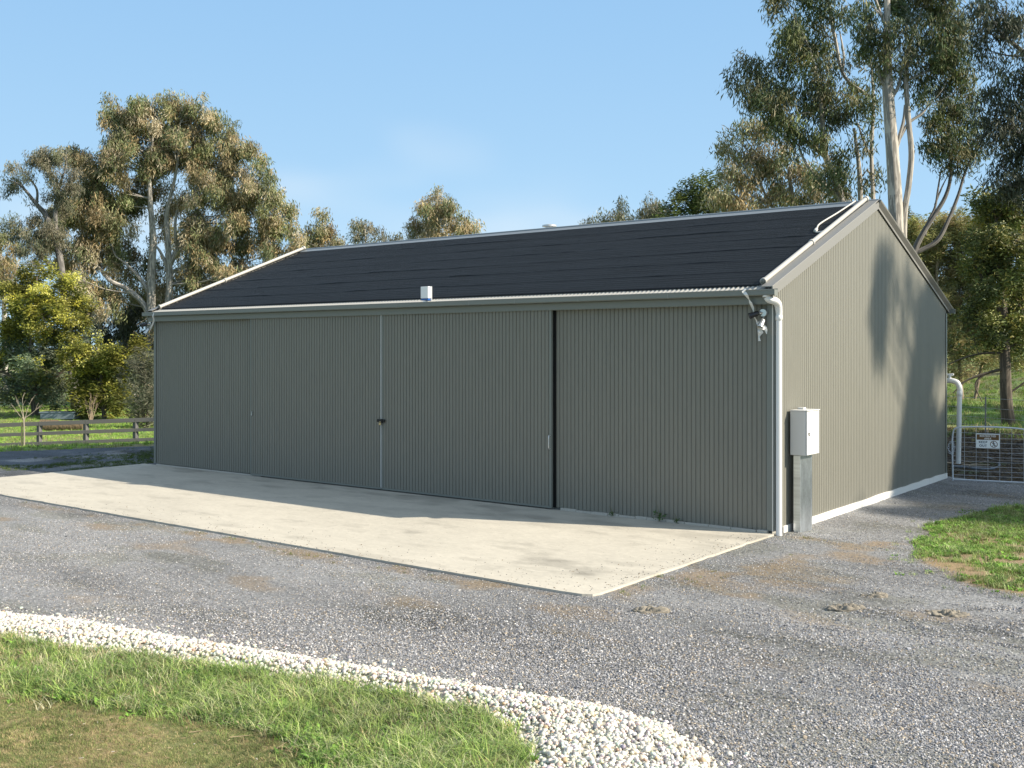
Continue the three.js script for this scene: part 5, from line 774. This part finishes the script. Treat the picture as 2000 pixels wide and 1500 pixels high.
scatter('grass', 'grass patch beside the gravel', [
  { geo: TUFT.short, cols: [...G.fresh, [0.2, 0.19, 0.06]], s: 1.25, w: () => 1, label: 'low grass in the patch beside the gable' },
  { geo: TUFT.clover, cols: G.clover, s: 0.8, w: (x, z) => 0.15 + 0.6 * lowGreen(x, z), mat: grassMat2, label: 'broad leaved weeds in the patch beside the gable' },
  { geo: TUFT.mid, cols: G.fresh, s: 0.8, w: (x, z) => 0.12, label: 'taller tufts in the patch beside the gable' },
], [1, 7, -7.2, 2.6], 16000, 403, (x, z, r) => { if (!inPoly(x, z, GRASS_R)) { const d = polyDist(x, z, GRASS_R); return d < 0.5 ? 0.03 * (1 - d / 0.5) : 0; } const e = polyDist(x, z, GRASS_R) - 0.4 * fbm(x * 1.8, z * 2.4, 48, 4); return e < -0.08 ? 0.03 : (1 - 0.97 * bareR(x, z)); }, (x, z) => yardH(x, z) - 0.004);
scatter('grass', 'paddock grass', [
  { geo: TUFT.far, cols: [[0.25, 0.42, 0.06], [0.21, 0.36, 0.05], [0.31, 0.44, 0.10], [0.36, 0.36, 0.14]], s: 0.85, w: () => 1, mat: grassMat2, label: 'bright green paddock grass around the timber fence' },
], [-75, -17.5, -45, 6], 48000, 404, (x, z, r) => (-(x * 0.85 + z * 0.53) > 17.5 && !inPoly(x, z, YARD)) ? 1 : 0, (x, z) => landH(x, z) - 0.02);
scatter('grass', 'grass beyond the gate', [
  { geo: TUFT.far, cols: [[0.17, 0.28, 0.05], [0.13, 0.21, 0.04], [0.33, 0.30, 0.13], [0.24, 0.32, 0.09]], s: 1.4, w: () => 1, mat: grassMat2, label: 'grass and straw beyond the wire gate' },
], [-24, 6, -80, -9.6], 9000, 405, (x, z, r) => z < -20 ? 1 : 0.12 * sstep(0.5, 0.65, fbm(x, z, 51, 3)), (x, z) => landH(x, z) - 0.02);
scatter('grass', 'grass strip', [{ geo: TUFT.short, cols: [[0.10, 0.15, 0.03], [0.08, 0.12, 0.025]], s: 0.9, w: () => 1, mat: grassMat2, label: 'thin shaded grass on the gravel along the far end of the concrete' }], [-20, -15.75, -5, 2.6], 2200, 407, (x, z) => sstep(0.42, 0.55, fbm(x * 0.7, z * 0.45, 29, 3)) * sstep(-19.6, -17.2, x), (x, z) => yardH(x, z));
{
  const r = rng(420), list = []; for (let i = 0; i < 700; i++) { const e = Math.pow(r(), 2.5) * 0.9, front = r() < 0.65, x = front ? r.r(-15.5, -0.1) : -0.02 - e, z = front ? 4.84 - e : r.r(0.3, 4.7); if (!inPoly(x, z, apron)) continue; const c = r() < 0.3 ? [0.2, 0.14, 0.08] : r.pick([[0.2, 0.2, 0.2], [0.13, 0.13, 0.135], [0.3, 0.28, 0.25]]), q = r.r(0.006, 0.016); list.push([mtx(V(x, 0.001 + q * 0.2, z), r.s(0.4), r() * 6.28, 0, q, q * 0.7, q * r.r(0.7, 1.6)), lin(...c)]); }
  const m = instances('gravel', stone(61), std(0xffffff, 0.9), list, scene); m.userData.kind = 'stuff'; m.userData.label = 'stray chips and bits of bark lying on the concrete';
}
// scattered moss and seedlings in the gravel near the grass and the apron edges
scatter('grass', 'seedlings', [{ geo: TUFT.short, cols: [[0.14, 0.17, 0.03], [0.2, 0.19, 0.04], [0.1, 0.15, 0.03]], s: 0.7, w: () => 1, mat: grassMat2, label: 'tiny seedlings sprouting in the gravel by the apron edge' }], [-15.5, 2.4, -8, 5.4], 420, 406, (x, z, r) => { if (x < 0.05 && z < 4.93) return 0; const d = polyDist(x, z, apron); return dirtAt(x, z) > 0.3 && d < 0.8 ? 0.5 * fbm(x * 2, z * 2, 12, 3) : d < 0.12 && z > 3 ? 0.5 * sstep(0.5, 0.7, fbm(x * 2, z * 2, 12, 3)) : 0; }, (x, z) => yardH(x, z));
// straw, twigs and white crumbs lying on the dry turf
{
  const r = rng(411), g = new THREE.BoxGeometry(1, 0.06, 0.035), list = [];
  for (let i = 0; i < 900; i++) { const x = r.r(-5, 2), z = r.r(9.5, 12.3); if (!inPoly(x, z, LAWN)) continue; const big = r() < 0.02, l = big ? r.r(0.08, 0.24) : r.r(0.006, 0.032), c = big ? [0.42, 0.34, 0.22] : r.pick([[0.55, 0.46, 0.3], [0.45, 0.35, 0.2], [0.66, 0.62, 0.55], [0.3, 0.22, 0.12]]); list.push([mtx(V(x, landH(x, z) + 0.046, z), r.s(0.3), r() * 6.28, r.s(0.15), l, big ? 0.08 : l * 2.5, big ? 0.12 : r.r(0.07, 0.16)), lin(...c)]); }
  const m = instances('straw', g, leafMats.soft, list, scene); m.userData.kind = 'stuff'; m.userData.label = 'straw, twigs and crumbs lying on the dry lawn';
}
// leaf litter and sticks on the bare earth behind the gate
{
  const r = rng(410), list = [], leaf = leafSpray(9, 9, 0.09, 0.018, 0.09, 0); 
  for (let i = 0; i < 5200; i++) { const x = r.r(-9, 4.5), z = r.r(-24, -9.15), c = r.pick([[0.14, 0.10, 0.06], [0.09, 0.07, 0.05], [0.2, 0.155, 0.09], [0.06, 0.045, 0.03]]); if (x > -15.3 && x < 0.1 && z > -9.2) continue; list.push([mtx(V(x, landH(x, z) + 0.02, z), r.s(0.2), r() * 6.28, r.s(0.2), r.r(0.8, 1.8), 0.5, r.r(0.8, 1.8)), lin(...c)]); }
  const m = instances('leaf_litter', leaf, leafMats.soft, list, scene); m.userData.kind = 'stuff'; m.userData.label = 'brown leaf litter on the earth behind the gate';
}
// weeds growing at the foot of the wall
function weed(x, z, s, label, seed) {
  const r = rng(seed), t = thing('weed', label, 'weed', V(x, 0.005, z)), stems = [], leaves = [];
  for (let i = 0; i < 6; i++) { const a = r() * 6.28, e = V(Math.cos(a) * 0.07 * s, r.r(0.08, i < 2 ? 0.34 : 0.16) * s, 0.02 + Math.abs(Math.sin(a)) * 0.05 * s); stems.push(tube([V(0, 0, 0), e.clone().multiplyScalar(0.5).add(V(0.01, 0.02, 0)), e], [0.004, 0.003, 0.0015], 4, 3)); }
  for (let i = 0; i < 26; i++) { const g = leafSpray(seed + i, 1, 0.06 * s, 0.014 * s, 0.0, -0.4); g.translate(r.s(0.08 * s), r.r(0, 0.12 * s), r.r(0, 0.07 * s)); leaves.push(g); }
  mesh('stem', merge(stems), std(lin(0.2, 0.18, 0.09), 0.8), t); mesh('foliage', merge(leaves), new THREE.MeshStandardMaterial({ color: lin(0.05, 0.1, 0.022), roughness: 0.7, side: THREE.DoubleSide }), t);
}
weed(-1.85, 0.07, 1.1, 'larger dark weed with dry stalks at the foot of the wall panel', 31);
weed(-2.72, 0.07, 0.55, 'small weed in the crack below the wall panel nearer the door', 32);
weed(-1.55, 0.07, 0.6, 'thin upright weed beside the larger one at the wall', 33);

renderer.render(scene, camera);
